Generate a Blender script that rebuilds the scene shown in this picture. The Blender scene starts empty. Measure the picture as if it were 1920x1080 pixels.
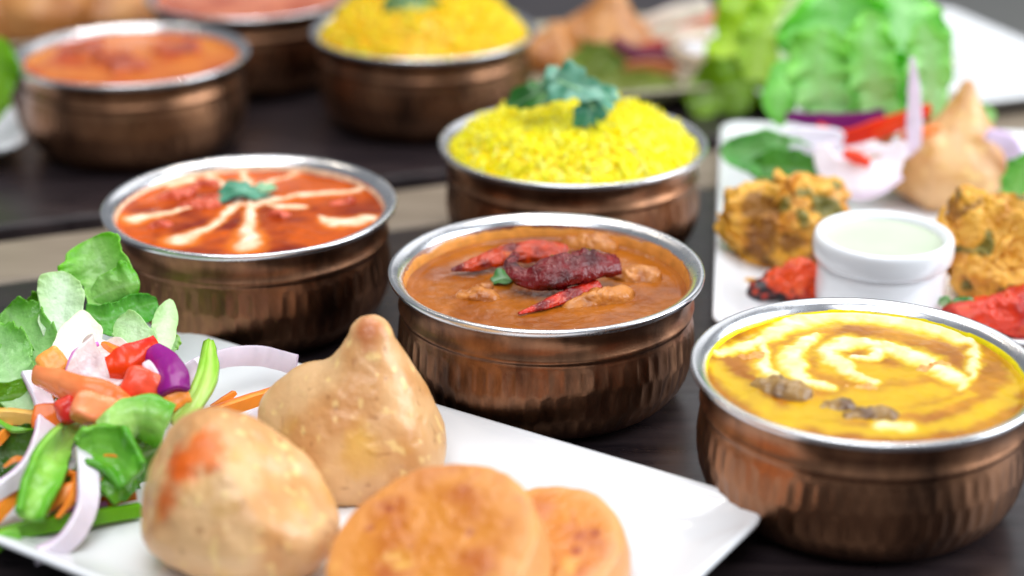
import bpy, bmesh, math, random
import numpy as np
from mathutils import Vector

# ------------------------------------------------------------------ camera, world, lights, exposure
sc = bpy.context.scene
col = sc.collection
F = 3600.0; PITCH = math.radians(22.7); CZ = 0.353      # focal length in photo pixels (1920 wide), pitch, height above table
cam_d = bpy.data.cameras.new('camera'); cam = bpy.data.objects.new('camera', cam_d); col.objects.link(cam)
cam.location = (0, 0, CZ); cam.rotation_euler = (math.radians(90) - PITCH, 0, 0)
cam_d.sensor_width = 36; cam_d.lens = 36 * F / 1920; cam_d.clip_start = .01; cam_d.clip_end = 100
cam_d.dof.use_dof = True; cam_d.dof.focus_distance = .758; cam_d.dof.aperture_fstop = 3.9; cam_d.dof.aperture_blades = 0
sc.camera = cam
w = bpy.data.worlds.new('World'); sc.world = w; w.use_nodes = True
w.node_tree.nodes['Background'].inputs[0].default_value = (.86, .92, 1.0, 1)
w.node_tree.nodes['Background'].inputs[1].default_value = .27
def area(name, loc, aim, sx, sy, power, color):
    l = bpy.data.lights.new(name, 'AREA'); l.shape = 'RECTANGLE'; l.size = sx; l.size_y = sy; l.energy = power; l.color = color
    o = bpy.data.objects.new(name, l); col.objects.link(o); o.location = loc
    o.rotation_euler = (Vector(aim) - Vector(loc)).to_track_quat('-Z', 'Y').to_euler()
area('window_light', (1.65, .70, .80), (0, .8, .05), 1.3, 1.2, 33, (.88, .94, 1.0))
area('back_window_light', (.55, 2.3, 1.25), (0, .9, .0), 1.3, .9, 4, (.96, .98, 1.0))
area('front_fill_light', (-.15, -.15, 1.45), (0, .8, 0), 1.1, .8, 16, (.94, .965, 1.0))  # soft fill added above the camera to brighten the foreground
area('ceiling_light', (.05, 1.15, 1.7), (.05, 1.1, 0), 1.3, .9, 15, (.89, .94, 1.0))
for i, (x, y) in enumerate(((-.9, 2.0), (-.25, 2.3), (.15, 1.9), (-.6, 1.3), (.55, .95), (-.15, 1.25), (.35, 1.5))):   # small ceiling downlights; the nearest ones are added for glints and contrast
    l = bpy.data.lights.new('downlight_or_glint', 'POINT'); l.energy = 6 if y > 1.25 else 3; l.shadow_soft_size = .03; l.color = (1, .88, .72) if y > 1.25 else (1, .95, .88)
    o = bpy.data.objects.new('downlight_or_glint', l); col.objects.link(o); o.location = (x, y, 1.75)
sc.view_settings.view_transform = 'Standard'; sc.view_settings.look = 'None'
sc.view_settings.exposure = .1; sc.view_settings.gamma = 1; sc.view_settings.use_curve_mapping = False
sc.render.engine = 'CYCLES'; sc.cycles.use_denoising = True
try: sc.cycles.denoiser = 'OPENIMAGEDENOISE'
except Exception: pass
sc.cycles.sample_clamp_indirect = 6

# ------------------------------------------------------------------ helpers
rng = np.random.default_rng(7); random.seed(7)
def S(r, g, b):                                   # 0..255 sRGB -> linear
    f = lambda c: (c/12.92 if c <= .04045 else ((c+.055)/1.055)**2.4)
    return np.array([f(v/255) for v in (r, g, b)])
CAM = np.array([0, 0, CZ]); cp, sp = math.cos(PITCH), math.sin(PITCH)
def ray(px, py):
    u = (px-960)/F; v = (540-py)/F
    return np.array([u, cp+v*sp, -sp+v*cp])
def P(px, py, z=0.):  r = ray(px, py); return CAM + r*((z-CZ)/r[2])      # pixel on a horizontal surface
def PY(px, py, y):    r = ray(px, py); return CAM + r*(y/r[1])           # pixel at a known distance
def depth(p): return p[1]*cp - (p[2]-CZ)*sp
def nrm(v): v = np.asarray(v, float); return v/(np.linalg.norm(v, axis=-1, keepdims=True)+1e-12)
def hash3(i, j, k, s):
    n = (i*374761393 + j*668265263 + k*2147483647 + s*1274126177) & 0xffffffff
    n = ((n ^ (n >> 13))*1274126177) & 0xffffffff
    return ((n ^ (n >> 16)) & 0xffff)/65535.0
def vnoise(p, s=0):
    p = np.asarray(p, float); i = np.floor(p).astype(np.int64); f = p-i; f = f*f*(3-2*f)
    r = 0
    for a in (0, 1):
        for b in (0, 1):
            for c in (0, 1):
                wgt = (f[:, 0] if a else 1-f[:, 0])*(f[:, 1] if b else 1-f[:, 1])*(f[:, 2] if c else 1-f[:, 2])
                r = r + wgt*hash3(i[:, 0]+a, i[:, 1]+b, i[:, 2]+c, s)
    return r*2-1
def fbm(p, freq, s=0, o=3):
    r = 0; a = 1.
    for k in range(o):
        r = r + a*vnoise(np.asarray(p)*freq*2**k + 17.3*k, s+k*31); a *= .5
    return r/1.6
def sm(a, b, x): t = np.clip((x-a)/(b-a), 0, 1); return t*t*(3-2*t)
def mix(a, b, t): t = np.asarray(t)[:, None]; return a*(1-t)+b*t

def fixn(me):
    b = bmesh.new(); b.from_mesh(me); bmesh.ops.recalc_face_normals(b, faces=b.faces); b.to_mesh(me); b.free(); me.update()
def mk(name, V, Fc, mat, parent=None, colors=None, loc=None, smooth=True, mats=None, fm=None):
    """one mesh object; vertices given in world space, origin moved to the base of the thing"""
    V = np.asarray(V, float)
    if parent is not None: L = np.array(parent['_o'])
    elif loc is not None: L = np.array(loc, float)
    else: L = np.array([V[:, 0].mean(), V[:, 1].mean(), V[:, 2].min()])
    me = bpy.data.meshes.new(name); me.from_pydata((V-L).tolist(), [], [list(f) for f in Fc])
    for m in (mats or [mat]): me.materials.append(m)
    if fm is not None: me.polygons.foreach_set('material_index', fm)
    if smooth: me.polygons.foreach_set('use_smooth', [True]*len(me.polygons))
    if colors is not None:
        a = me.color_attributes.new('Col', 'FLOAT_COLOR', 'POINT')
        c4 = np.ones((len(V), 4)); c4[:, :3] = np.clip(colors, 0, 1); a.data.foreach_set('color', c4.ravel())
    fixn(me)
    o = bpy.data.objects.new(name, me); col.objects.link(o)
    if parent is not None: o.parent = parent; o['_o'] = parent['_o']
    else: o.location = L; o['_o'] = [float(v) for v in L]
    return o
def tag(o, label, cat, group=None, kind=None):
    o['label'] = label
    if cat: o['category'] = cat
    if group: o['group'] = group
    if kind: o['kind'] = kind
    return o
def empty(name, loc):
    o = bpy.data.objects.new(name, None); col.objects.link(o); o.location = loc; o['_o'] = [float(v) for v in loc]; o.empty_display_size = .02
    return o
def grid_faces(n, m, wrap=False):                  # n rings of m points
    f = []
    for i in range(n-1):
        for j in range(m if wrap else m-1):
            k = (j+1) % m; f.append((i*m+j, i*m+k, (i+1)*m+k, (i+1)*m+j))
    return f
def lathe(prof, n=96, c=(0, 0, 0), cap0=False, cap1=False):
    a = np.linspace(0, 2*math.pi, n, endpoint=False); V = []
    for r, z in prof: V.append(np.stack([c[0]+r*np.cos(a), c[1]+r*np.sin(a), np.full(n, c[2]+z)], 1))
    V = np.concatenate(V); f = grid_faces(len(prof), n, True)
    if cap0: f.append(tuple(range(n))[::-1])
    if cap1: f.append(tuple(range((len(prof)-1)*n, len(prof)*n)))
    return V, f
def catmull(pts, n):
    pts = np.asarray(pts, float)
    if len(pts) == 2: return pts[0]+(pts[1]-pts[0])*np.linspace(0, 1, n)[:, None]
    q = np.vstack([2*pts[0]-pts[1], pts, 2*pts[-1]-pts[-2]]); m = len(pts)-1; out = []
    for t in np.linspace(0, m-1e-9, n):
        i = int(t); f = t-i; a, b, c, d = q[i:i+4]
        out.append(.5*(2*b+(c-a)*f+(2*a-5*b+4*c-d)*f*f+(3*b-a-3*c+d)*f**3))
    return np.array(out)
def lin(vals, n): vals = np.atleast_1d(np.asarray(vals, float)); return np.interp(np.linspace(0, 1, n), np.linspace(0, 1, len(vals)), vals) if len(vals) > 1 else np.full(n, vals[0])

# ------------------------------------------------------------------ materials
def mat(name, base=None, rough=.5, metal=0, attr=False, sss=0, sssr=(.004, .002, .001), coat=0, spec=.5, bump=None, transl=0, extra=None):
    m = bpy.data.materials.new(name); m.use_nodes = True; nt = m.node_tree; b = nt.nodes['Principled BSDF']; N = nt.nodes.new; L = nt.links.new
    if base is not None: b.inputs['Base Color'].default_value = (*base, 1)
    b.inputs['Roughness'].default_value = rough; b.inputs['Metallic'].default_value = metal
    b.inputs['Specular IOR Level'].default_value = spec
    if coat: b.inputs['Coat Weight'].default_value = coat; b.inputs['Coat Roughness'].default_value = .08
    if sss:
        b.inputs['Subsurface Weight'].default_value = sss; b.inputs['Subsurface Radius'].default_value = sssr; b.inputs['Subsurface Scale'].default_value = 1
    if attr:
        a = N('ShaderNodeAttribute'); a.attribute_name = 'Col'; L(a.outputs['Color'], b.inputs['Base Color'])
    tc = N('ShaderNodeTexCoord')
    if bump:
        prev = None
        for sc_, st, ds in bump:
            n = N('ShaderNodeTexNoise'); n.inputs['Scale'].default_value = sc_; n.inputs['Detail'].default_value = 4
            L(tc.outputs['Object'], n.inputs['Vector'])
            bp = N('ShaderNodeBump'); bp.inputs['Strength'].default_value = st; bp.inputs['Distance'].default_value = ds
            L(n.outputs['Fac'], bp.inputs['Height'])
            if prev: L(prev.outputs[0], bp.inputs['Normal'])
            prev = bp
        L(prev.outputs[0], b.inputs['Normal'])
    if transl:
        t = N('ShaderNodeBsdfTranslucent'); mx = N('ShaderNodeMixShader'); mx.inputs[0].default_value = transl
        L(b.outputs[0], mx.inputs[1]); L(t.outputs[0], mx.inputs[2]); L(mx.outputs[0], nt.nodes['Material Output'].inputs[0])
        if attr: L(a.outputs['Color'], t.inputs['Color'])
    if extra: extra(nt, b, tc)
    return m
def ramp_noise(nt, tc, scale, stops, vec_scale=(1, 1, 1), detail=5, rough=.6, dist=0):
    N = nt.nodes.new; L = nt.links.new
    mp = N('ShaderNodeMapping'); mp.inputs['Scale'].default_value = vec_scale; L(tc.outputs['Object'], mp.inputs['Vector'])
    n = N('ShaderNodeTexNoise'); n.inputs['Scale'].default_value = scale; n.inputs['Detail'].default_value = detail; n.inputs['Roughness'].default_value = rough; n.inputs['Distortion'].default_value = dist
    L(mp.outputs[0], n.inputs['Vector'])
    r = N('ShaderNodeValToRGB'); L(n.outputs['Fac'], r.inputs['Fac'])
    e = r.color_ramp.elements
    while len(e) < len(stops): e.new(.5)
    for k, (p, c) in enumerate(stops): e[k].position = p; e[k].color = (*c, 1)
    return r
def copper_x(nt, b, tc):
    L = nt.links.new
    r = ramp_noise(nt, tc, 55, [(.28, (.075, .040, .027)), (.45, (.24, .118, .066)), (.60, (.37, .182, .098)), (.75, (.20, .102, .062))], (1, 1, .35))
    L(r.outputs[0], b.inputs['Base Color'])
    r2 = ramp_noise(nt, tc, 90, [(.35, (.30,)*3), (.7, (.44,)*3)], (1, 1, .5)); L(r2.outputs[0], b.inputs['Roughness'])
M = {}
M['copper'] = mat('aged copper', rough=.33, metal=1, bump=[(900, .2, .0004), (220, .12, .0005)], extra=copper_x)
def steel_x(nt, b, tc):
    r2 = ramp_noise(nt, tc, 60, [(.3, (.16,)*3), (.75, (.34,)*3)]); nt.links.new(r2.outputs[0], b.inputs['Roughness'])
M['steel'] = mat('steel', base=(.76, .76, .78), rough=.22, metal=1, bump=[(400, .04, .0003)], extra=steel_x)
M['sauce'] = mat('sauce', attr=True, rough=.17, spec=.26, bump=[(900, .25, .0004), (240, .35, .0008)])
M['smooth_sauce'] = mat('creamy sauce', attr=True, rough=.24, spec=.2, bump=[(300, .2, .0006)])
M['veg'] = mat('moist vegetable', attr=True, rough=.27, spec=.4, sss=.08, bump=[(700, .15, .0003), (150, .2, .0008)])
M['leafy'] = mat('leaf', attr=True, rough=.26, spec=.55, transl=.38, bump=[(520, .3, .0006), (130, .8, .0026)])
M['herb'] = mat('herb leaf', attr=True, rough=.28, spec=.6, transl=.2, bump=[(450, .3, .0006)])
M['fried'] = mat('fried dough', attr=True, rough=.34, spec=.5, sss=.06, bump=[(1300, .25, .0003), (300, .4, .0009)])
M['batter'] = mat('crisp batter', attr=True, rough=.36, spec=.5, sss=.06, bump=[(800, .45, .0006), (260, .6, .0016)])
M['meat'] = mat('cooked meat', attr=True, rough=.3, spec=.5, sss=.06, bump=[(600, .5, .0006), (200, .6, .0015)])
M['chilli'] = mat('dried chilli skin', attr=True, rough=.15, spec=.5, bump=[(420, .8, .0014)])
M['rice'] = mat('saffron rice', attr=True, rough=.3, spec=.5, sss=.5, sssr=(.004, .0025, .0005))
M['porcelain'] = mat('white porcelain', base=(.83, .84, .86), rough=.16, spec=.5, coat=.2, bump=[(25, .03, .002)])
M['shaded_china'] = mat('shaded white china', base=(.42, .37, .26), rough=.3)  # white china with warm shade put into its colour
def table_x(nt, b, tc):
    L = nt.links.new
    r = ramp_noise(nt, tc, 14, [(.3, (.010, .007, .009)), (.5, (.024, .017, .019)), (.72, (.042, .029, .030))], (1, 9, 1), dist=.6)
    L(r.outputs[0], b.inputs['Base Color'])
    r2 = ramp_noise(nt, tc, 22, [(.3, (.24,)*3), (.75, (.42,)*3)], (1, 6, 1)); L(r2.outputs[0], b.inputs['Roughness'])
M['table'] = mat('dark stained wood', rough=.3, bump=[(300, .06, .0004)], extra=table_x)
def strip_x(nt, b, tc):
    r = ramp_noise(nt, tc, 10, [(.3, (.20, .155, .11)), (.7, (.34, .27, .20))], (1, 10, 1), dist=.5); nt.links.new(r.outputs[0], b.inputs['Base Color'])
M['oak'] = mat('pale wood', rough=.42, extra=strip_x)
def floor_x(nt, b, tc):
    r = ramp_noise(nt, tc, 1.2, [(.3, (.42, .41, .38)), (.7, (.52, .51, .47))]); nt.links.new(r.outputs[0], b.inputs['Base Color'])
M['floor'] = mat('pale grey floor', rough=.55, extra=floor_x)

# ------------------------------------------------------------------ setting: floor, two tables set side by side
def box(x0, x1, y0, y1, z0, z1, bev=.0):
    V = [(x, y, z) for z in (z0, z1) for y in (y0, y1) for x in (x0, x1)]
    return np.array(V, float), [(0, 2, 3, 1), (4, 5, 7, 6), (0, 1, 5, 4), (2, 6, 7, 3), (0, 4, 6, 2), (1, 3, 7, 5)]
fl, ff = box(-8, 8, -4, 12, -.80, -.75); tag(mk('floor', fl, ff, M['floor'], smooth=False), 'pale grey floor beyond the table', None, kind='structure')
TA = math.radians(21.2); te1 = np.array([math.cos(TA), math.sin(TA), 0]); te2 = np.array([-math.sin(TA), math.cos(TA), 0])
q0 = np.array([-.0495, .9259, 0])                               # a point on the near side of the pale strip
def tbox(a0, a1, b0, b1, z0, z1):
    V, f = box(a0, a1, b0, b1, z0, z1); return q0 + V[:, :1]*te1 + V[:, 1:2]*te2 + V[:, 2:]*np.array([0, 0, 1]), f
def tableobj(name, a0, a1, b0, b1):
    V, f = tbox(a0, a1, b0, b1, -.035, 0); o = mk(name, V, f, M['table'], smooth=False, loc=tuple(q0+te1*(a0+a1)/2+te2*(b0+b1)/2))
    bv = o.modifiers.new('soft edge', 'BEVEL'); bv.width = .0025; bv.segments = 3
    o['kind'] = 'structure'; o['label'] = 'dark stained wooden tabletop carrying the dishes'
    for (a, b) in ((a0+.05, b0+.05), (a1-.05, b0+.05), (a0+.05, b1-.05), (a1-.05, b1-.05)):
        V, f = tbox(a-.03, a+.03, b-.03, b+.03, -.75, -.035); mk('leg', V, f, M['table'], parent=o, smooth=False)
    return o
RE = float((np.array([.2997, 1.3516, 0])-q0) @ te1)+.006         # side edge of the tables
front = tableobj('table', -.75, RE+.25, -.62, 0.0)
V, f = tbox(-.75, RE+.25, .0005, .056, -.035, .0005); s_ = mk('edge_strip', V, f, M['oak'], parent=front, smooth=False)
bv = s_.modifiers.new('soft edge', 'BEVEL'); bv.width = .003; bv.segments = 3
tableobj('table', -.75, RE, .078, .85)

# ------------------------------------------------------------------ plates
def rrect(w, h, r, n=12):
    p = []
    for cx, cy, a0 in ((w-r, h-r, 0), (-w+r, h-r, 90), (-w+r, -h+r, 180), (w-r, -h+r, 270)):
        for k in range(n+1): a = math.radians(a0+90*k/n); p.append((cx+r*math.cos(a), cy+r*math.sin(a)))
    return np.array(p)
def plate(c, ang, hx, hy, label, m='porcelain', z=0.0, lift=1.0):
    rings = [(.060, .0012), (.034, .0), (.030, .0), (.014, .0052), (.003, .0112), (.0004, .0128), (.0, .0137), (.0008, .0146), (.0022, .0147), (.0045, .0138), (.012, .0103), (.022, .0080), (.036, .0070), (.06, .0068)]
    V = []; e1 = np.array([math.cos(ang), math.sin(ang), 0]); e2 = np.array([-math.sin(ang), math.cos(ang), 0])
    for ins, zz in rings:
        q = rrect(hx-ins, hy-ins, max(.004, .016-ins*.25)); 
        corner = (np.abs(q[:, :1])/hx*np.abs(q[:, 1:])/hy)**3
        V.append(np.array([c[0], c[1], z]) + q[:, :1]*e1 + q[:, 1:]*e2 + (zz*(1+.25*corner*lift*(zz > .003)))*np.array([0, 0, 1]))
    m_ = len(V[0]); V = np.concatenate(V); fc = grid_faces(len(rings), m_, True)
    fc.append(tuple(range(m_))[::-1]); fc.append(tuple(range((len(rings)-1)*m_, len(rings)*m_)))
    o = mk('plate', V, fc, M[m], loc=(c[0], c[1], z)); return tag(o, label, 'plate', 'rectangular serving plates')
e1 = np.array([.836, -.549]); nn = np.array([.549, .836])
pc = e1*(-.252-.165) + nn*(.556+.385)/2
plate(pc, math.atan2(e1[1], e1[0]), .165, .0855, 'white rectangular plate under the two samosas and two round patties')
plate((.222, .892), math.radians(-6.5), .120, .148, 'white rectangular plate under the pakoras and the dip pot')
plate((.105, 1.205), math.radians(17), .165, .085, 'white plate painted in beige shade, with fried snacks behind the saffron rice', 'shaded_china')
tc0 = q0[:2] + te1[:2]*(RE-.1) + te2[:2]*.33
tcn = P(1850, 192, .0137)[:2]
cc = tcn + te2[:2]*.10 + te1[:2]*(RE - .012 - .11 - float((np.append(tcn, 0)-q0) @ te1))
plate(cc, TA, .11, .10, 'empty looking white plate at the table corner behind the lettuce', lift=.3)
plate((-.375, 1.045), math.radians(20), .09, .07, 'pale plate with a lettuce leaf beside the far curry bowl')
plate((-.36, 1.29), math.radians(20), .16, .085, 'plate of brown fried pastries behind the bowls', 'shaded_china')

# ------------------------------------------------------------------ copper bowls
H = .056; R0 = .0650
def bowl_parts():
    n = 512
    zs = [(.0615, H-.0040), (.0604, H-.0062), (.0598, H-.0085), (.0597, H-.0108), (.0601, H-.0130), (.0608, H-.0144), (.0612, H-.0152), (.0610, H-.0160), (.0602, H-.0168), (.0600, H-.0176)]
    body = catmull([(.0603, H-.0185), (.0612, .033), (.0617, .026), (.0612, .019), (.0590, .0115), (.0548, .0055), (.0490, .0014), (.0450, 0)], 46)
    prof = zs + [tuple(p) for p in body]
    a = np.linspace(0, 2*math.pi, n, endpoint=False); V = []
    for r, z in prof:
        d = np.zeros(n)
        if z < H-.018:
            fade = sm(H-.0175, H-.021, z)*sm(.0015, .006, z)
            row = (H-.019-z)/.0115 + .14*np.sin(a*3)
            ri = np.floor(row)
            cx = a/(2*math.pi)*64 + .5*(ri % 2) + .12*np.sin(ri*5+a*2); ci = np.floor(cx) % 64; u = cx-np.floor(cx)-.5; v = row-ri-.5
            h1 = hash3(ci.astype(np.int64), ri.astype(np.int64), np.zeros(n, np.int64), 3); h2 = hash3(ci.astype(np.int64), ri.astype(np.int64), np.ones(n, np.int64), 5)
            dent = -(1-np.clip((2*u)**2, 0, 1))*(1-np.clip((2*v)**2, 0, 1)*.8)
            d = fade*(.00052*dent*(.55+.7*h1) + .00034*(h2-.5)*u*2)
        V.append(np.stack([(r+d)*np.cos(a), (r+d)*np.sin(a), np.full(n, z)], 1))
    V = np.concatenate(V); fb = grid_faces(len(prof), n, True); fb.append(tuple(range((len(prof)-1)*n, len(prof)*n)))
    rim = lathe([(.0618, H-.0042), (.0640, H-.0032), (.0648, H-.0022), (R0, H-.0012), (.0649, H-.0004), (.0642, H), (.0630, H-.0002), (.0612, H-.0010), (.0598, H-.0021), (.0590, H-.0034)], 144)
    lin_ = lathe([(.0590, H-.0034), (.0583, H-.008), (.0578, H-.013), (.0572, H-.022), (.0560, .020), (.0520, .009), (.045, .004), (.02, .003), (.002, .003)], 96, cap1=True)
    return (V, fb), rim, lin_
(bV, bF), (rV, rF), (lV, lF) = bowl_parts()
def mesh(name, V, Fc, m):
    me = bpy.data.meshes.new(name); me.from_pydata(np.asarray(V).tolist(), [], [list(f) for f in Fc]); me.materials.append(m)
    me.polygons.foreach_set('use_smooth', [True]*len(me.polygons)); fixn(me); return me
MB, MR, ML = mesh('body', bV, bF, M['copper']), mesh('rim', rV, rF, M['steel']), mesh('lining', lV, lF, M['steel'])
BOWLS = {}
def bowl(key, x, y, r, label, rot):
    o = empty('copper_bowl', (x, y, 0)); s = r/R0; o.scale = (s, s, 1); o.rotation_euler = (0, 0, rot)
    for nme, me in (('body', MB), ('rim', MR), ('lining', ML)):
        c = bpy.data.objects.new(nme, me); col.objects.link(c); c.parent = o
    tag(o, label, 'bowl', 'hammered copper serving bowls'); BOWLS[key] = (x, y, s)
bowl('centre', .0141, .7320, .0651, 'hammered copper bowl of brown curry topped with dried chillies', .3)
bowl('left', -.1178, .8108, .0660, 'hammered copper bowl of red curry with spokes of cream', 1.7)
bowl('rice', .0300, .8980, .0661, 'copper bowl of saffron rice directly behind the chilli curry bowl', 2.9)
bowl('right', .1295, .6374, .0640, 'hammered copper bowl of yellow curry swirled with cream', 4.4)
bowl('farleft', -.2157, 1.0569, .0663, 'copper bowl of orange curry behind the cream streaked curry', 5.3)
bowl('rice2', -.0523, 1.1080, .0668, 'copper bowl of saffron rice standing beyond the other rice bowl', .9)
bowl('seventh', -.1669, 1.195, .0650, 'copper bowl of pink orange curry behind the second rice bowl', 3.6)

# ------------------------------------------------------------------ sauces
def sauce(key, name, label, zlev, base, dark, strokes=(), cream=S(250, 240, 215), halo=S(240, 150, 20), nr=90, na=260, seed=1, m='sauce', relief=.0004, film=None, warp=.0012, brkk=.35, wk=1.0, soft=1.15):
    x, y, s = BOWLS[key]; rin = np.interp(zlev, [.02, H-.022, H-.013, H-.008, H-.0034], [.056, .0572, .0578, .0583, .0590])*s + .0002
    rr = rin*np.linspace(0, 1, nr)[1:]; a = np.linspace(0, 2*math.pi, na, endpoint=False)
    V = [np.array([[x, y, zlev]])]
    for r in rr: V.append(np.stack([x+r*np.cos(a), y+r*np.sin(a), np.full(na, zlev)], 1))
    V = np.concatenate(V); fc = [(0, 1+j, 1+(j+1) % na) for j in range(na)] + [tuple(i+1 for i in f) for f in grid_faces(nr-1, na, True)]
    wp = V.copy(); wp[:, 0] += warp*fbm(V, 120, seed)+warp*.4*fbm(V, 420, seed+3); wp[:, 1] += warp*fbm(V, 120, seed+9)+warp*.4*fbm(V, 420, seed+5)
    C = mix(base[None], dark[None], sm(-.3, .6, fbm(V, 60, seed+2)))*(1+.18*fbm(V, 300, seed+6))[:, None]
    mask = np.zeros(len(V)); hal = np.zeros(len(V))
    for pts, ws, op in strokes:
        pp = np.array([P(px, py, zlev)[:2] for px, py in pts]); path = catmull(np.column_stack([pp, np.zeros(len(pp))]), 60)[:, :2]; W = lin(ws, 60)*.84*wk/F
        d = np.full(len(V), 9.); ww = np.zeros(len(V))
        for q, wd in zip(path, W):
            dx = wp[:, 0]-q[0]; dy = wp[:, 1]-q[1]; dd = np.hypot(dx, dy)/wd
            d = np.minimum(d, dd)
        mask = np.maximum(mask, (op if op > .6 else 0)*sm(soft, .25, d)); hal = np.maximum(hal, op*sm(soft+.8, .6, d))
    brk = .78+brkk*fbm(wp, 240, seed+12)
    C = mix(C, halo[None]*np.ones((len(V), 1)), hal*.85); C = mix(C, cream[None]*np.ones((len(V), 1)), np.clip(mask*brk, 0, 1))
    V[:, 2] += relief*mask + .00045*fbm(V, 90, seed+20) + .00022*fbm(V, 380, seed+21) + .0012*sm(rin-.003, rin, np.hypot(V[:, 0]-x, V[:, 1]-y))
    o = mk(name, V, fc, M[m], colors=C, loc=(x, y, zlev)); tag(o, label, 'curry')
    if film:                                           # sauce smeared up the inner wall
        na2 = 240; a = np.linspace(0, 2*math.pi, na2, endpoint=False); rows = 10; FV = []
        top = np.clip(film[1]*(.72+.28*fbm(np.stack([np.cos(a)*2, np.sin(a)*2, a*0], 1), 1.7, seed+40)+.12*fbm(np.stack([np.cos(a)*9, np.sin(a)*9, a*0], 1), 1.7, seed+41)), .0006, H-.0036-zlev)
        for k in range(rows):
            z = zlev+.0005+top*k/(rows-1); rw = np.interp(z, [.02, H-.022, H-.013, H-.008, H-.0034], [.056, .0572, .0578, .0583, .0590])*s-.0004+.0005*(k/(rows-1))**4
            FV.append(np.stack([x+rw*np.cos(a), y+rw*np.sin(a), z], 1))
        FV = np.concatenate(FV); FC = film[0][None]*(1+.3*fbm(FV, 350, seed+50))[:, None]
        mk('sauce_film', FV, grid_faces(rows, na2, True), M['sauce'], parent=o, colors=FC)
    return o
ZC = H-.0100
cur_c = sauce('centre', 'brown_curry', 'smooth brown curry filling the bowl with dried chillies', ZC, S(164, 92, 22), S(138, 70, 10), seed=4, film=(S(222, 150, 70), .0075))
ZL = H-.0072
spk = [([(450, 358), (330, 395), (250, 412)], [6, 9, 22], 1), ([(452, 372), (400, 420), (335, 452)], [8, 12, 26], 1), ([(468, 378), (468, 420), (466, 462)], [9, 13, 26], 1),
       ([(490, 378), (560, 368), (680, 358)], [10, 13, 12], .95), ([(505, 385), (545, 388), (580, 386)], [5, 16, 6], 1), ([(480, 350), (560, 325), (605, 318)], [8, 9, 14], .9), ([(470, 345), (450, 325), (425, 314)], [8, 10, 18], .95),
       ([(430, 350), (400, 335), (385, 328)], [8, 14, 10], .8), ([(600, 405), (640, 418), (690, 410)], [4, 22, 22], 1), ([(440, 352), (370, 340), (285, 350)], [6, 8, 22], .9), ([(520, 372), (480, 385), (440, 380)], [16, 14, 9], .85)]
cur_l = sauce('left', 'red_curry', 'red orange curry streaked with spokes of cream', ZL, S(194, 80, 0), S(126, 32, 0), spk, seed=11, halo=S(236, 128, 24), cream=S(255, 236, 205), film=(S(235, 205, 170), .0040), warp=.0024, brkk=.5)
ZR = H-.0062
sw = [([(1480, 785), (1560, 770), (1650, 750), (1760, 730)], [30, 44, 44, 22], .5), ([(1350, 690), (1400, 740), (1470, 790)], [18, 28, 20], .5), ([(1560, 690), (1640, 700), (1720, 700)], [22, 32, 22], .45), ([(1345, 668), (1420, 640), (1500, 605), (1600, 592), (1720, 610), (1815, 645)], [12, 22, 26, 34, 36, 18], 1),
      ([(1530, 625), (1490, 660), (1500, 705), (1560, 725)], [12, 20, 20, 14], .95), ([(1430, 640), (1440, 690), (1480, 725), (1510, 735)], [14, 18, 18, 14], .9),
      ([(1545, 655), (1600, 640), (1640, 648), (1630, 672), (1595, 672)], [20, 26, 20, 14, 10], 1), ([(1545, 660), (1590, 695), (1640, 715)], [24, 20, 14], .85), ([(1660, 650), (1720, 672), (1790, 710), (1805, 722)], [24, 30, 22, 8], 1),
      ([(1820, 640), (1825, 690), (1800, 725)], [12, 14, 10], .8), ([(1345, 690), (1375, 720), (1390, 745)], [12, 18, 12], .6),
      ([(1480, 775), (1560, 800), (1680, 806), (1800, 790), (1890, 745), (1905, 690), (1850, 625), (1760, 590), (1640, 570)], [10, 16, 18, 16, 18, 16, 14, 18, 12], .55),
      ([(1660, 795), (1700, 800)], [20, 16], .9), ([(1500, 760), (1620, 770), (1740, 765), (1820, 735)], [8, 12, 14, 10], .45), ([(1580, 580), (1700, 585), (1800, 610)], [8, 12, 8], .5)]
cur_r = sauce('right', 'yellow_curry', 'mustard yellow curry swirled with thick cream', ZR, S(188, 126, 12), S(156, 92, 6), sw, seed=23, cream=S(242, 236, 192), halo=S(236, 204, 4), m='smooth_sauce', nr=110, na=320, relief=.0009, film=(S(236, 222, 20), .0035), warp=.0034, brkk=.5, wk=.74, soft=1.3)
sauce('farleft', 'orange_curry', 'orange curry with reddish lumps in the bowl behind the cream streaked one', H-.006, S(205, 112, 36), S(178, 66, 20), [([(60, 118), (90, 100), (130, 92)], [18, 22, 14], .5), ([(330, 80), (400, 90)], [20, 20], .5)], seed=31, halo=S(226, 160, 60), cream=S(240, 190, 120), nr=40, na=120)
sauce('seventh', 'pink_curry', 'pinkish orange curry in the rearmost bowl', H-.005, S(205, 120, 86), S(170, 78, 50), seed=37, nr=30, na=100)

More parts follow.
